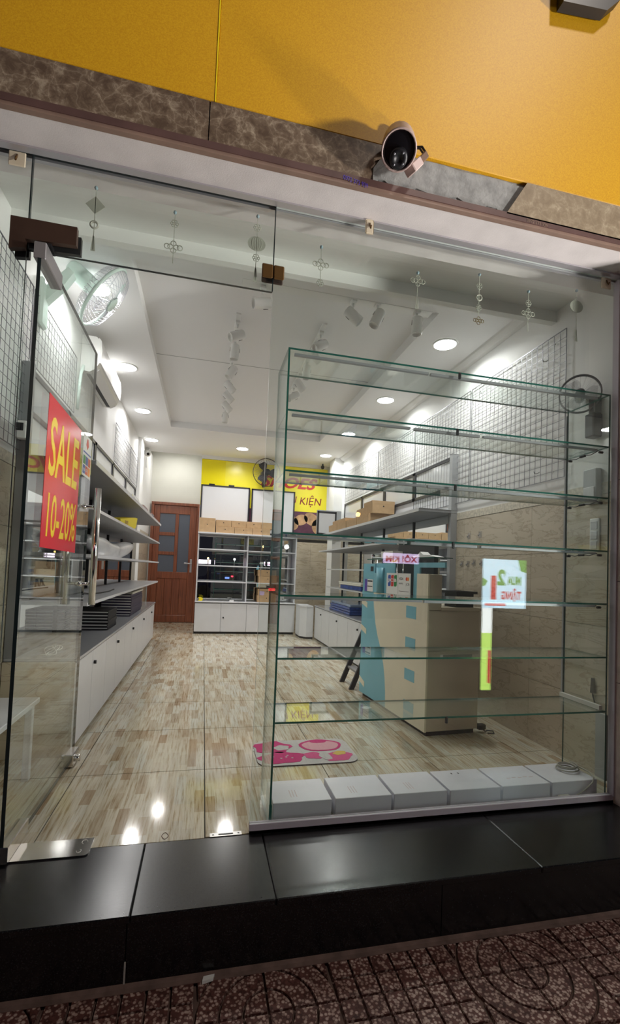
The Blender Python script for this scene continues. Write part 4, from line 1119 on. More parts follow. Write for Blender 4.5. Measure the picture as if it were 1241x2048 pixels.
# ================================================================ LEFT SHELF CONTENTS
def stack(x0, x1, y0, y1, z0, n, h, cover, pages, name, cat, labels, grp):
    for k in range(n):
        dx, dy = random.uniform(-0.006, 0.006), random.uniform(-0.006, 0.006)
        z = z0+k*h
        t = thing(name, ((x0+x1)/2+dx, (y0+y1)/2+dy, z), labels[k], cat, grp)
        part('cover', MB().box(x0+dx, y0+dy, z+0.0004, x1+dx, y1+dy, z+h*0.34).box(x0+dx, y0+dy, z+h*0.72, x1+dx, y1+dy, z+h-0.0004).box(x1+dx-0.003, y0+dy, z+h*0.2, x1+dx, y1+dy, z+h*0.8), cover, t)
        part('pages', MB().box(x0+dx+0.002, y0+dy+0.001, z+h*0.34, x1+dx-0.003, y1+dy-0.003, z+h*0.72), pages, t)
ORD = ['lowest', 'second from the bottom', 'third from the bottom', 'fourth from the bottom', 'fifth from the bottom', 'sixth from the bottom', 'seventh from the bottom', 'topmost']
stack(-1.00, -0.74, 1.95, 2.30, 0.507, 6, 0.024, 'book_dark', 'book_pages', 'notebook', 'notebook', ['black notebook, %s of the low pile on the left cabinet' % (ORD[k] if k < 5 else 'topmost') for k in range(6)], 'notebooks in the low pile')
stack(-0.99, -0.72, 2.95, 3.75, 0.507, 8, 0.026, ['book_cover'], 'book_pages', 'sample_album', 'album', ['dark grey album, %s of the tall pile on the left cabinet' % ORD[k] for k in range(8)], 'albums in the tall pile')
solo('top_album', MB().cbox(-0.985, 2.98, 0.716, -0.715, 3.78, 0.738, 0.004), 'lid_white', 'pale album lying on top of the tall pile on the left cabinet', 'album')
# white plastic bag bundle
bm = bmesh.new()
bmesh.ops.create_icosphere(bm, subdivisions=4, radius=1)
rnd = random.Random(3)
lobes = [(Vector((rnd.uniform(-1, 1), rnd.uniform(-1, 1), rnd.uniform(-0.3, 1))).normalized(), rnd.uniform(0.1, 0.32)) for _ in range(22)]
for q in bm.verts:
    d = q.co.normalized()
    r = 0.72+sum(a*max(0, d.dot(n_))**14 for n_, a in lobes)+0.05*math.sin(d.x*23+d.y*17)*math.sin(d.z*21)
    q.co = Vector((d.x*r*0.13, d.y*r*0.52, max(-0.02, d.z*r*0.13)))
bag = MB()
bm.normal_update()
bag.M = Matrix.Translation((-0.86, 2.35, 1.080))
bag.add([q.co[:] for q in bm.verts], [[q.index for q in f_.verts] for f_ in bm.faces], 0, [1]*len(bm.faces))
bm.free()
solo('plastic_bag', bag, 'white_bag', 'crumpled white plastic bag lying on the left shelf under the yellow paper', 'bag')
yb = thing('paper_bag', (-0.80, 2.5, 1.32), 'yellow paper bag lying on the left shelf above the white plastic bag', 'bag')
part('body', MB().prism([(2.05, 1.322), (2.72, 1.322), (2.86, 1.37), (2.92, 1.455), (2.80, 1.45), (2.30, 1.395), (2.0, 1.36)], -0.80, -0.70, 'x'), 'yellow_paper', yb)
tb = MB(); letters(tb, 'SHOES', (-0.6995, 2.22, 1.340), (0, 1, 0.05), (0, 0, 1), 0.16, 0.03, 0.0005)
part('lettering', tb, 'ink_maroon', yb)
for k, (y, l_) in enumerate(((2.25, 'near the door handle'), (2.95, 'in the middle'), (3.6, 'farther back'))):
    solo('film_strip', MB().prism([(y, 1.574), (y+0.5, 1.574), (y+0.45, 1.605), (y+0.2, 1.61), (y+0.02, 1.60)], -0.69, -0.665, 'x'), 'clear_plastic', 'clear plastic film on the edge of the left top board, %s' % l_, 'film', 'plastic film on the top board')
solo('end_box', MB().cbox(-1.0, 4.90, 1.574, -0.90, 5.00, 1.80, 0.002), 'cardboard', 'narrow cardboard box at the far end of the left top board', 'box')
# cables on the left cabinet
t = thing('white_cable', (-0.86, 1.05, 0.507), 'loose tangle of white cable on the left countertop behind the open door', 'cable')
tp = []
for k in range(60):
    a = k*0.35
    tp.append((-0.86+0.055*math.cos(a)*(0.6+0.4*math.sin(k*0.23)), 1.05+0.15*math.sin(a*0.83), 0.512+0.006*(k % 7)/7))
part('loop', MB().tube(tp, 0.003, 5), 'cord_white', t)
tp = [(-0.97, 1.0, 0.80), (-0.93, 1.15, 0.815), (-0.88, 1.3, 0.80), (-0.84, 1.5, 0.81), (-0.80, 1.62, 0.799), (-0.76, 1.75, 0.80), (-0.75, 2.0, 0.798), (-0.77, 2.3, 0.798)]
solo('black_cable', MB().tube(tp, 0.005, 5), 'wire_black', 'black cable trailing along the lowest left shelf', 'cable')
# sensor on the left end post
t = thing('door_sensor', (-1.0, 0.83, 1.63), 'small white box with a dark window on the left end post', 'sensor')
part('case', MB().cbox(-1.028, 0.80, 1.635, -0.972, 0.848, 1.725, 0.004), 'white_plastic', t)
part('window', MB().box(-1.018, 0.7985, 1.672, -0.985, 0.80, 1.712), 'black_gloss', t)
# white side table
t = thing('side_table', (-0.92, 0.42, 0), 'low white side table behind the open glass door by the left wall', 'table')
part('top', MB().cbox(-1.02, 0.16, 0.345, -0.775, 0.62, 0.37, 0.003), 'laminate_white', t)
for x, y in ((-1.01, 0.18), (-0.82, 0.18), (-1.01, 0.57), (-0.82, 0.57)):
    part('leg', MB().cbox(x, y, 0.001, x+0.03, y+0.03, 0.345, 0.002), 'laminate_white', t)
part('apron', MB().box(-1.0, 0.19, 0.31, -0.80, 0.20, 0.345).box(-1.0, 0.59, 0.31, -0.80, 0.60, 0.345), 'laminate_white', t)

# poster and stickers on the door
t = thing('sale_poster', (-0.652, 0.34, 1.06), 'glossy red SALE poster with yellow lettering on the open glass door', 'poster')
part('sheet', MB().prism([(0.095, 1.063), (0.580, 1.055), (0.572, 1.640), (0.103, 1.652)], -0.6538, -0.6525, 'x'), 'poster_red', t)
tx = MB()
letters(tx, 'SALE', (-0.6524, 0.135, 1.345), (0, 1, 0), (0, 0, 1), 0.405, 0.235, 0.0006, 0.05, 0.012)
part('lettering', tx, 'poster_yellow', t, 'yellow word SALE')
tx = MB()
letters(tx, '10-20%', (-0.6524, 0.150, 1.105), (0, 1, 0), (0, 0, 1), 0.40, 0.175, 0.0006, 0.05, 0.008)
part('lettering', tx, 'poster_yellow', t, 'yellow figures 10-20%')
t = thing('card_sticker', (-0.652, 0.70, 1.44), 'white payment card sticker beside the SALE poster on the glass door', 'sticker')
part('sheet', MB().box(-0.6538, 0.62, 1.44, -0.6528, 0.785, 1.645), 'paper_white', t)
cs = MB()
for r in range(2):
    for c_ in range(3):
        cs.box(-0.6528, 0.632+c_*0.049, 1.452+r*0.048, -0.6522, 0.674+c_*0.049, 1.494+r*0.048, (r*3+c_) % 4)
cs.box(-0.6528, 0.63, 1.555, -0.6522, 0.775, 1.562, 0).prism([(0.69, 1.632), (0.675, 1.60), (0.70, 1.578), (0.725, 1.60), (0.71, 1.632)], -0.6528, -0.6522, 'x', 1)
part('logo', cs, ['ink_blue', 'ink_red', 'ink_orange', 'ink_green'], t)
tx = MB(); letters(tx, 'VISA', (-0.6522, 0.636, 1.463), (0, 1, 0), (0, 0, 1), 0.034, 0.016, 0.0004); letters(tx, 'JCB', (-0.6522, 0.685, 1.463), (0, 1, 0), (0, 0, 1), 0.034, 0.018, 0.0004)
part('lettering', tx, 'paper_white', t)

# ================================================================ COUNTER DESK
DR = Matrix.Translation((1.347, 0.885, 0)) @ Matrix.Rotation(math.radians(4.5), 4, 'Z')
def D(): 
    mb = MB(); mb.M = DR
    return mb
t = thing('service_counter', (1.5, 1.4, 0), 'cream and blue service counter with a castle outline behind the glass showcase', 'counter')
DW, DL_, DH = 0.392, 1.02, 0.815
part('body', D().cbox(0.006, 0.006, 0.03, DW, DL_, DH-0.022, 0.003).box(0.02, 0.02, 0.001, DW-0.02, DL_-0.02, 0.03, 1), ['desk_beige', 'black_plastic'], t)
part('worktop', D().cbox(0.09, -0.004, DH-0.022, DW+0.004, DL_, DH, 0.003), 'desk_beige', t)
part('end_block', D().cbox(0.006, 0.0, DH-0.02, 0.096, 0.14, 1.024, 0.003), 'desk_beige', t, 'upright block at the street end')
# front: cream sheet with the wave, blue sheet behind it
wave = [(0.80, 1.0), (0.797, 0.82), (0.782, 0.75), (0.745, 0.62), (0.70, 0.53), (0.645, 0.45), (0.59, 0.34), (0.56, 0.24), (0.545, 0.14), (0.54, 0.03)]
part('cream_panel', D().prism([(0.0, 0.03), (0.0, 1.024)]+[(0.14, 1.024), (0.14, 0.865), (0.795, 0.865)]+wave[1:], -0.006, 0.006, 'x'), 'desk_cream', t)
part('blue_panel', D().prism([(DL_, 0.03), (DL_, 0.865), (0.795, 0.865)]+wave[1:], -0.004, 0.006, 'x'), 'desk_blue', t)
for z0, z1 in ((0.721, 0.803), (0.514, 0.592), (0.305, 0.380), (0.103, 0.168)):
    part('window_square', D().box(-0.0075, 0.138, z0, -0.005, 0.268, z1), 'desk_blue', t, 'blue square')
for v0, z in ((0.93, 0.76), (0.935, 0.545), (0.94, 0.115)):
    part('battlement', D().prism([(v0-0.02, z-0.03), (1.021, z), (1.021, z+0.045), (v0-0.02, z+0.012)], -0.0065, -0.003, 'x'), 'desk_cream', t, 'cream bar')
tw = [(0.80, 1.0199, 1.093, 'a'), (0.565, 0.70, 1.02, 'b'), (0.485, 0.565, 1.095, 'c')]
part('tower', D().prism([(1.02, 0.865), (1.02, 1.093), (0.80, 1.093), (0.80, 0.865)], 0.0, 0.012, 'x'), 'desk_blue', t, 'blue castle tower at the far end')
part('tower_window', D().box(-0.001, 0.825, 1.03, 0.0, 0.88, 1.07), 'dark_frame', t)
part('tower', D().prism([(0.99, 0.866), (0.99, 1.02), (0.72, 1.02), (0.72, 0.866)], -0.012, 0.0, 'x'), 'desk_blue', t, 'lower blue tower step')
part('tower', D().prism([(0.80, 0.866), (0.80, 1.095), (0.485, 1.095), (0.485, 0.866)], 0.012, 0.022, 'x'), 'desk_blue', t, 'blue middle tower')
part('tower', D().cyl((0.0, 0.69, 0.866), (0.0, 0.69, 1.06), 0.035, seg=14), 'desk_blue', t, 'round blue turret')
part('tower', D().prism([(0.215, 0.866), (0.215, 1.097), (-0.15, 1.097), (-0.15, 1.065), (0.14, 1.065), (0.14, 0.866)], 0.012, 0.024, 'x'), 'desk_blue', t, 'blue tower with a long arm by the street end')
# cards on the counter front
c1 = part('card', D().box(-0.010, 0.395, 0.868, -0.007, 0.57, 1.022), 'paper_white', t, 'white card with three coloured bars')
cb = D()
for k, mi in enumerate((0, 1, 2)):
    a = 0.545-k*0.047
    cb.prism([(a, 0.925), (a, 1.0), (a-0.008, 1.008), (a-0.04, 1.008), (a-0.04, 0.933), (a-0.032, 0.925)], -0.0108, -0.010, 'x', mi)
part('logo', cb, ['ink_blue', 'ink_red', 'ink_green'], c1)
lt = D(); letters(lt, 'JCB', (-0.0109, 0.548, 0.952), (0, -1, 0), (0, 0, 1), 0.135, 0.03, 0.0005, 0, 0.02)
letters(lt, 'JCB', (-0.0109, 0.548, 0.9525), (0, -1, 0), (0, 0, 1), 0.135, 0.029, 0.0006, 0, 0.03)
part('lettering', lt, 'paper_white', c1)
c2 = part('card', D().box(-0.011, 0.215, 0.862, -0.008, 0.388, 1.022), 'paper_white', t, 'white payment card sign')
lt = D(); letters(lt, 'VISA', (-0.0111, 0.375, 0.975), (0, -1, 0), (0, 0, 1), 0.06, 0.018, 0.0004, 0.2, 0.01); letters(lt, 'NAPAS', (-0.0111, 0.378, 0.945), (0, -1, 0), (0, 0, 1), 0.06, 0.011, 0.0004); letters(lt, 'JCB', (-0.0111, 0.278, 0.935), (0, -1, 0), (0, 0, 1), 0.05, 0.02, 0.0004)
lt.box(-0.0116, 0.235, 0.895, -0.011, 0.375, 0.898)
part('lettering', lt, 'ink_black', c2)
lg = D().cyl((-0.011, 0.268, 0.983), (-0.0118, 0.268, 0.983), 0.013, seg=14, mi=0).cyl((-0.011, 0.248, 0.983), (-0.0120, 0.248, 0.983), 0.013, seg=14, mi=1)
part('logo', lg, ['ink_red', 'ink_orange'], c2)
c3 = part('card', D().box(-0.014, 0.80, 0.868, -0.012, 0.955, 0.965), 'paper_white', t, 'small notice with a purple stripe')
part('stripe', D().box(-0.0146, 0.905, 0.868, -0.014, 0.955, 0.965, 0).box(-0.0146, 0.81, 0.945, -0.014, 0.90, 0.957, 1).box(-0.0146, 0.81, 0.905, -0.014, 0.90, 0.912, 1), ['ink_purple', 'ink_black'], c3)
# glass ledge over the towers
gl = part('ledge', pane(D(), 0.03, 0.0, 1.128, 0.17, 1.02, 1.134, 'z'), ['glass_shelf', 'glass_edge'], t, 'glass ledge on small posts')
for v_ in (0.05, 0.52, 0.97):
    part('post', D().cyl((0.1, v_, DH if v_ > 0.15 else 1.024), (0.1, v_, 1.128), 0.006, seg=8), 'chrome', gl)
# things on the counter
t = thing('monitor', (1.62, 1.52, DH), 'large black monitor standing on the service counter', 'monitor')
mn = D().cbox(0.20, 0.26, 0.87, 0.235, 0.80, 1.26, 0.006)
part('screen', mn, 'black_plastic', t)
part('stand', D().box(0.225, 0.50, DH+0.012, 0.25, 0.56, 0.90).cbox(0.18, 0.42, DH+0.0005, 0.32, 0.64, DH+0.013, 0.003), 'black_plastic', t)
t = thing('black_basket', (1.63, 0.99, DH), 'black plastic basket with a wide rim on the worktop of the counter', 'basket')
bk = D(); bk.M = DR @ Matrix.Translation((0.285, 0.088, DH+0.001))
bk.prism([(-0.066, -0.066), (0.066, -0.066), (0.066, 0.066), (-0.066, 0.066)], 0.0, 0.088)
part('body', bk, 'black_plastic', t)
bk = D(); bk.M = DR @ Matrix.Translation((0.285, 0.088, DH+0.088))
bk.box(-0.082, -0.085, 0, 0.082, -0.066, 0.016).box(-0.082, 0.066, 0, 0.082, 0.085, 0.016).box(-0.082, -0.066, 0, -0.066, 0.066, 0.016).box(0.066, -0.066, 0, 0.082, 0.066, 0.016)
part('rim', bk, 'black_plastic', t)
t = thing('card_box', (1.40, 1.72, 1.135), 'small white box on the glass ledge of the counter', 'box')
part('body', D().cbox(0.05, 0.60, 1.1345, 0.13, 0.80, 1.19, 0.002), 'paper_white', t)
part('lid', D().box(0.049, 0.599, 1.175, 0.131, 0.801, 1.191), 'lid_white', t)
cr = D().prism([(0.02, 1.136), (0.30, 1.138), (0.33, 1.148), (0.26, 1.150), (0.22, 1.175), (0.18, 1.152), (0.10, 1.150)], 0.06, 0.12, 'x')
solo('crumpled_paper', cr, 'paper_white', 'crumpled white paper on the street end of the glass ledge', 'paper')
solo('counter_cable', MB().tube([(1.745, 0.93, 0.05), (1.775, 0.94, 0.03), (1.80, 0.93, 0.008), (1.83, 0.95, 0.006), (1.86, 0.93, 0.006), (1.84, 0.89, 0.006), (1.80, 0.90, 0.006)], 0.004, 5).cbox(1.745, 0.915, 0.02, 1.80, 0.955, 0.055, 0.006), 'wire_black', 'black cable and plug on the floor at the foot of the counter', 'cable')

# step ladder leaning beyond the counter
t = thing('step_ladder', (1.4, 2.2, 0), 'dark folding step ladder on the floor behind the counter', 'ladder')
for y in (2.06, 2.34):
    part('rail', MB().prism([(1.225, 0.001), (1.268, 0.001), (1.515, 0.60), (1.475, 0.60)], y-0.012, y+0.012, 'y'), 'dark_frame', t)
    part('rail', MB().prism([(1.545, 0.001), (1.575, 0.001), (1.515, 0.60), (1.488, 0.60)], y-0.010, y+0.010, 'y'), 'dark_frame', t)
for k in range(3):
    z = 0.13+0.16*k
    x = 1.25+0.413*z
    part('tread', MB().cbox(x-0.01, 2.072, z, x+0.07, 2.328, z+0.02, 0.002), 'grey_metal', t)
part('tread', MB().cbox(1.45, 2.045, 0.60, 1.53, 2.355, 0.62, 0.003), 'dark_frame', t)

# right shelving contents
BL = 'blue wrapped packs on the right cabinet'
for k in range(4):
    z = 0.507+k*0.032
    t = thing('wrapped_pack', (1.80, 3.8, z), 'flat blue plastic wrapped pack, %s of the stack on the right cabinet' % ['lowest', 'second from the bottom', 'third from the bottom', 'topmost'][k], 'pack', BL)
    part('body', MB().cbox(1.64+0.008*(k % 2), 3.40, z+0.0005, 1.96, 4.28-0.02*k, z+0.0315, 0.006), 'blue_pack' if k < 3 else 'blue_pack_light', t)
solo('wrapped_pack', MB().cbox(1.775, 3.42, 0.795, 1.99, 4.25, 0.850, 0.006), 'blue_pack', 'blue wrapped pack on the right glass shelf under the white lids', 'pack')
for k in range(2):
    solo('stacked_tray', MB().cbox(1.765, 3.40-0.01*k, 0.8505+0.020*k, 1.995, 4.29+0.02*k, 0.870+0.020*k, 0.006), 'lid_white', 'white plastic lid on the blue pack on the right shelf, %s' % ['lower of two', 'upper of two'][k], 'lid', 'white lids')
B = 'cardboard boxes on the right top board'
RB = [(1.70, 1.98, 3.02, 3.42, 1.575, 1.675, 'lower row, nearest the street'), (1.70, 1.98, 3.44, 3.84, 1.575, 1.675, 'lower row, second from the street'), (1.70, 1.98, 3.86, 4.26, 1.575, 1.675, 'lower row, third from the street'), (1.70, 1.98, 4.28, 4.68, 1.575, 1.675, 'lower row, at the back end'),
      (1.72, 1.98, 2.96, 3.24, 1.6765, 1.815, 'tall one at the near end'), (1.73, 1.98, 3.26, 3.52, 1.6765, 1.77, 'upper row, behind the tall one'), (1.705, 1.98, 3.9, 4.5, 1.6765, 1.72, 'thin flat one at the far end')]
for a in RB:
    carton(*a[:6], 'cardboard box on the right top board, ' + a[6], B)
t = thing('leaning_frame', (1.75, 4.95, 1.546), 'small dark framed panel standing at the back corner of the right shelving', 'frame')
part('board', MB().box(1.62, 5.0, 1.60, 1.88, 5.012, 1.90), 'panel_white', t)
part('frame', MB().box(1.60, 4.995, 1.575, 1.625, 5.017, 1.93).box(1.875, 4.995, 1.575, 1.90, 5.017, 1.93).box(1.60, 4.995, 1.905, 1.90, 5.017, 1.93).box(1.60, 4.995, 1.575, 1.90, 5.017, 1.60), 'dark_frame', t)
part('backing', MB().box(1.61, 5.02, 1.58, 1.98, 5.10, 1.95), 'grey_box', t)

# door mat with plain rounded patches
t = thing('door_mat', (0.545, 0.745, 0), 'grey door mat with magenta and pink patches on the floor behind the showcase', 'mat')
ol = []
for (cx, cy, a0) in ((0.755, 0.65, -90), (0.755, 0.85, 0), (0.335, 0.85, 90), (0.335, 0.65, 180)):
    for k in range(7):
        a = math.radians(a0+90*k/6)
        ol.append((cx+0.065*math.cos(a), cy+0.072*math.sin(a)))
part('base', MB().prism(ol, 0.001, 0.006, mi=1, mi_cap=0), ['mat_cloth', 'mat_edge'], t)
def blob(cx, cy, rx, ry, z, rot=0, wob=0.12, n_=20, ph=0.0):
    return [(cx+(rx*(1+wob*math.sin(5*a+ph)))*math.cos(a)*math.cos(rot)-ry*math.sin(a)*math.sin(rot), cy+rx*math.cos(a)*math.sin(rot)+ry*(1+wob*math.sin(5*a+ph))*math.sin(a)*math.cos(rot)) for a in [2*PI*k/n_ for k in range(n_)]]
pt = MB()
pt.prism(blob(0.405, 0.675, 0.125, 0.075, 0, 0.1), 0.006, 0.0075, mi=0)
pt.prism(blob(0.375, 0.825, 0.105, 0.085, 0, 0.0, 0.14, 20, 1.0), 0.006, 0.0075, mi=0)
pt.prism(blob(0.425, 0.81, 0.045, 0.035, 0, 0.2), 0.0075, 0.0082, mi=3)
pt.prism(blob(0.655, 0.825, 0.125, 0.088, 0, 0.0, 0.03), 0.006, 0.0075, mi=0)
pt.prism(blob(0.655, 0.822, 0.108, 0.072, 0, 0.0, 0.03), 0.0075, 0.0082, mi=1)
pt.prism(blob(0.655, 0.878, 0.05, 0.022, 0, 0.0, 0.05), 0.0082, 0.0088, mi=0)
pt.prism(blob(0.585, 0.685, 0.055, 0.045, 0, -0.2, 0.1), 0.006, 0.0075, mi=4)
pt.prism(blob(0.715, 0.66, 0.085, 0.06, 0, 0.3, 0.1, 20, 2), 0.006, 0.0075, mi=4)
pt.prism(blob(0.735, 0.70, 0.04, 0.026, 0, 0.3, 0.1), 0.0075, 0.0082, mi=2)
pt.prism(blob(0.645, 0.665, 0.03, 0.05, 0, 0.3, 0.1), 0.0075, 0.0082, mi=3)
for (x, y) in ((0.36, 0.69), (0.40, 0.665), (0.44, 0.70), (0.46, 0.665), (0.43, 0.68)):
    pt.prism(blob(x, y, 0.006, 0.006, 0, 0, 0), 0.0075, 0.0082, mi=3)
part('pattern', pt, ['mat_magenta', 'mat_pink', 'mat_yellow', 'mat_cloth', 'mat_rose'], t, 'magenta, pink and yellow rounded patches')
solo('crumpled_wrapper', MB().prism([(1.12, 1.42), (1.16, 1.40), (1.20, 1.43), (1.18, 1.47), (1.13, 1.46)], 0.001, 0.03), 'paper_white', 'crumpled white wrapper on the floor near the counter', 'paper')
solo('floor_scrap', MB().prism([(0.262, 0.80), (0.30, 0.80), (0.298, 0.83), (0.264, 0.832)], 0.0005, 0.002), 'paper_white', 'small white paper scrap at the edge of the door mat', 'paper')
solo('pavement_scrap', MB().prism([(0.0, -0.392), (0.032, -0.385), (0.036, -0.372), (0.004, -0.375)], -0.199, -0.19), 'paper_white', 'small white scrap lying on the pavement against the step', 'paper')

# ================================================================ FACADE CAMERA
t = thing('bullet_camera', (0.60, -0.175, 2.6), 'weathered outdoor security camera on the yellow fascia', 'security camera')
A0, A1 = Vector((0.594, -0.218, 2.662)), Vector((0.567, -0.290, 2.555))
ax = (A1-A0).normalized()
q = ax.to_track_quat('Z', 'Y').to_matrix().to_4x4()
M0 = Matrix.Translation(A0) @ q
L = (A1-A0).length
bd_ = MB(); bd_.M = M0
bd_.lathe([(0.0, -0.01), (0.045, -0.01), (0.058, 0.01), (0.061, 0.05), (0.061, L), (0.064, L+0.012), (0.064, L+0.018), (0.058, L+0.018), (0.056, L)], None, 24)
part('shell', bd_, 'camera_shell', t)
fc = MB(); fc.M = M0
fc.lathe([(0.058, L+0.006), (0.046, L+0.010), (0.0, L+0.012)], None, 24)
part('face', fc, 'black_gloss', t)
ln = MB(); ln.M = M0 @ Matrix.Translation((0, 0, L)) 
dwn = (M0.to_3x3().inverted() @ Vector((0, 0, -1))); dwn.z = 0; dwn.normalize()
ln.M = M0 @ Matrix.Translation(dwn*0.022+Vector((0, 0, L+0.010)))
ln.lathe([(0.0, 0.012), (0.012, 0.012), (0.014, 0.016), (0.030, 0.016), (0.033, 0.010), (0.033, -0.002)], None, 20)
lo = part('lens_ring', ln, 'black_plastic', t)
led = MB()
for k in range(4):
    a = PI/4+PI/2*k
    led.M = ln.M @ Matrix.Translation((0.022*math.cos(a), 0.022*math.sin(a), 0.016))
    led.lathe([(0.0045, 0), (0.003, 0.002), (0.0, 0.003)], None, 8)
part('led', led, 'wire_steel', lo)
part('bracket', MB().cyl((0.602, -0.195, 2.700), (0.602, -0.174, 2.705), 0.042, seg=16).cyl((0.594, -0.218, 2.675), (0.602, -0.18, 2.70), 0.022, seg=10), 'camera_shell', t)
part('cable', MB().tube([(0.672, -0.18, 2.69), (0.70, -0.20, 2.68), (0.712, -0.21, 2.65), (0.706, -0.22, 2.625)], 0.0045, 6).tube([(0.668, -0.18, 2.685), (0.690, -0.20, 2.672), (0.700, -0.21, 2.645), (0.698, -0.22, 2.622)], 0.004, 6), 'wire_black', t)
def obox(mb, p0, p1, w, h):
    p0, p1 = Vector(p0), Vector(p1)
    mb.M = Matrix.Translation(p0) @ (p1-p0).normalized().to_track_quat('Z', 'Y').to_matrix().to_4x4()
    l_ = (p1-p0).length
    mb.cbox(-w/2, -h/2, 0, w/2, h/2, l_, 0.003)
    mb.M = Matrix.Identity(4)
    return mb
part('connector', obox(MB(), (0.704, -0.22, 2.628), (0.668, -0.235, 2.575), 0.028, 0.024), 'connector_brown', t)
part('plug', obox(MB(), (0.668, -0.235, 2.575), (0.630, -0.25, 2.522), 0.044, 0.030), 'plug_pink', t)
# floodlight bracket at the top of the fascia
t = thing('floodlight', (1.45, -0.25, 3.447), 'dark floodlight housing jutting from the top of the yellow fascia', 'floodlight')
part('housing', MB().prism([(1.310, 3.447), (1.530, 3.477), (1.60, 3.55), (1.60, 3.66), (1.31, 3.60)], -0.225, -0.185, 'y'), 'black_plastic', t)
part('arm', MB().box(1.40, -0.186, 3.56, 1.44, -0.174, 3.60), 'dark_frame', t)

# ================================================================ STREET BEHIND THE VIEWPOINT (seen in glass and mirrors)
t = thing('promo_totem', (3.06, -2.5, -0.2), 'lit flag-shaped promotion screen standing on the pavement, reflected in the glass', 'sign')
yb_, yf_ = -2.53, -2.5
part('panel', MB().box(2.79, yb_, 0.69, 3.33, yf_-0.002, 1.225).box(2.80, yb_, -0.2, 2.925, yf_-0.002, 0.69), 'black_plastic', t)
part('screen', MB().box(2.80, yf_-0.002, 0.70, 3.32, yf_, 1.215), 'screen_sky', t)
lf = MB()
lf.prism([(3.22, 1.215), (3.32, 1.215), (3.32, 1.08), (3.25, 1.10)][::-1], yf_, yf_+0.001, 'y', 0)
lf.prism([(2.80, 1.02), (2.86, 0.98), (2.83, 0.93), (2.80, 0.93)][::-1], yf_, yf_+0.001, 'y', 0)
part('leaf', lf, 'screen_green', t)
def sign(mb, s, xc, z, w, h, mi=0, bold=0.02, dy=0.0015):
    # lettering that faces the shop (+y): reads right to left along x
    letters(mb, s, (xc+w/2, yf_+dy, z), (-1, 0, 0), (0, 0, 1), w, h, 0.001, 0.0, bold, mi)
tx = MB(); sign(tx, 'MUA', 3.175, 0.945, 0.17, 0.095, 0, 0.045); sign(tx, '2', 3.02, 0.94, 0.10, 0.17, 0, 0.05)
part('lettering', tx, 'screen_green', t, 'green MUA 2')
tx = MB(); sign(tx, 'TẶNG', 3.145, 0.77, 0.24, 0.14, 0, 0.045); sign(tx, '1', 2.93, 0.79, 0.065, 0.25, 0, 0.06)
part('lettering', tx, 'screen_red', t, 'red TẶNG 1')
part('ribbon', MB().box(2.83, yf_, 0.725, 3.08, yf_+0.001, 0.75), 'screen_red', t)
part('post_light', MB().box(2.805, yf_-0.002, 0.44, 2.92, yf_, 0.70, 0).box(2.805, yf_-0.002, 0.28, 2.92, yf_, 0.44, 1).box(2.805, yf_-0.002, -0.15, 2.92, yf_, 0.28, 2).box(2.88, yf_, -0.08, 2.915, yf_+0.001, 0.26, 3), ['screen_white', 'screen_lime', 'screen_lime', 'screen_red'], t)
t = thing('rice_cart', (2.33, -3.5, -0.2), 'small street food cart with a pink lit XÔI KIM sign, reflected in the glass', 'cart')
part('sign_box', MB().box(2.10, -3.54, 1.15, 2.56, -3.50, 1.275), 'cart_pink', t)
tx = MB(); letters(tx, 'XÔI KIM', (2.54, -3.499, 1.165), (-1, 0, 0), (0, 0, 1), 0.42, 0.095, 0.001, 0, 0.03)
part('lettering', tx, 'cart_red', t)
part('counter', MB().cbox(1.95, -3.95, 0.35, 2.72, -3.42, 0.42, 0.004).box(2.0, -3.9, 0.0, 2.67, -3.47, 0.35), 'brushed_steel', t)
for x in (2.0, 2.65): part('post', MB().box(x-0.015, -3.53, 0.42, x+0.015, -3.50, 1.2), 'brushed_steel', t)
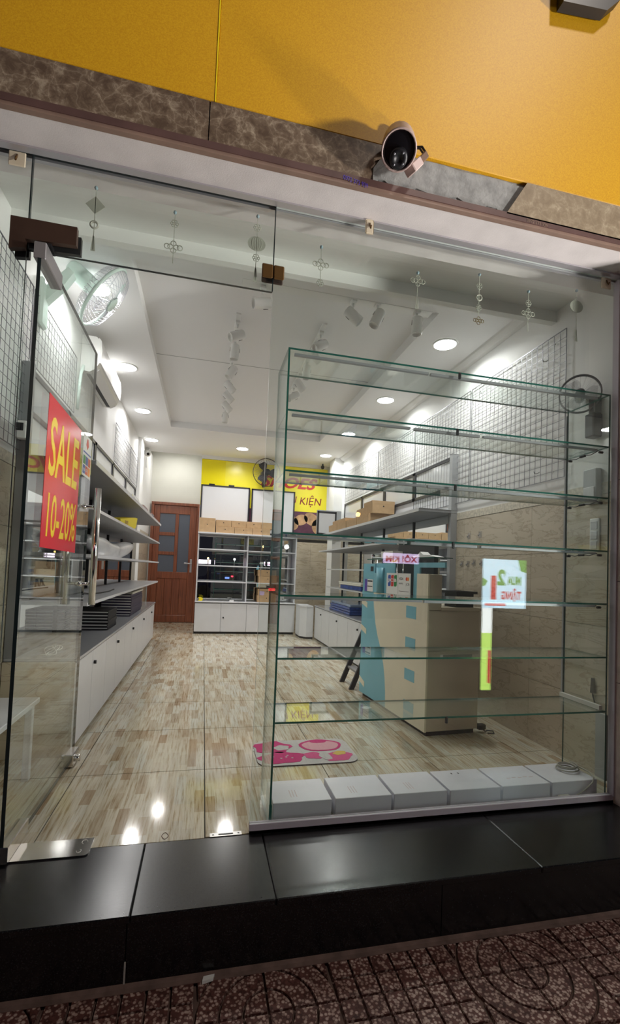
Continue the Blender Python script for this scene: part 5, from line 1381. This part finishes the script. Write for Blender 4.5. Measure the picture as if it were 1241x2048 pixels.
for x in (2.05, 2.6): part('wheel', MB().cyl((x, -3.44, -0.05), (x, -3.40, -0.05), 0.145, seg=20), 'black_plastic', t)
for k, (x, y, z, mm, lb) in enumerate(((0.1, -4.7, 1.34, 'lamp_warm', 'amber street lamp low over the road'), (1.1, -4.75, 1.345, 'lamp_white', 'white street lamp low over the road'), (2.2, -4.85, 1.9, 'lamp_warm', 'amber bulb lamp on a taller post'))):
    t = thing('street_lamp', (x, y, -0.3), lb, 'street lamp', 'lamps across the road')
    part('bulb', MB().lathe([(0, -0.035), (0.025, -0.025), (0.035, 0), (0.025, 0.025), (0, 0.035)], Matrix.Translation((x, y, z)), 12), mm, t)
    part('post', MB().cyl((x, y-0.06, -0.3), (x, y-0.06, z+0.08), 0.02, seg=8).box(x-0.015, y-0.07, z+0.035, x+0.015, y+0.02, z+0.06), 'dark_frame', t)
t = thing('shop_sign', (-0.1, -6.0, 0), 'pinkish white lit shop sign across the road', 'sign')
part('panel', MB().box(-0.65, -6.06, 1.14, 0.22, -6.0, 1.30), 'neon_pink', t)
part('post', MB().box(-0.6, -6.1, -0.3, -0.55, -6.06, 1.3).box(0.12, -6.1, -0.3, 0.17, -6.06, 1.3), 'dark_frame', t)
t = thing('parked_car', (1.2, -7.2, -0.3), 'blue car on the road seen in the back mirror', 'car')
body = [(-0.6, -0.1), (-0.62, 0.35), (-0.4, 0.55), (0.0, 0.62), (0.4, 1.05), (1.7, 1.08), (2.2, 0.68), (2.9, 0.58), (3.0, 0.3), (2.95, -0.1)]
part('body', MB().prism(body[::-1], -8.0, -6.4, 'y'), 'car_blue', t)
for x in (0.0, 2.3):
    for y in (-6.39, -7.85): part('wheel', MB().cyl((x, y, -0.02), (x, y-0.18, -0.02), 0.28, seg=20), 'black_plastic', t)
part('tail_lamp', MB().cbox(1.09, -6.4, 0.63, 1.21, -6.36, 0.68, 0.01), 'tail_red', t)
part('lamp', MB().cbox(0.84, -6.4, 0.55, 1.02, -6.36, 0.62, 0.01), 'head_blue', t)
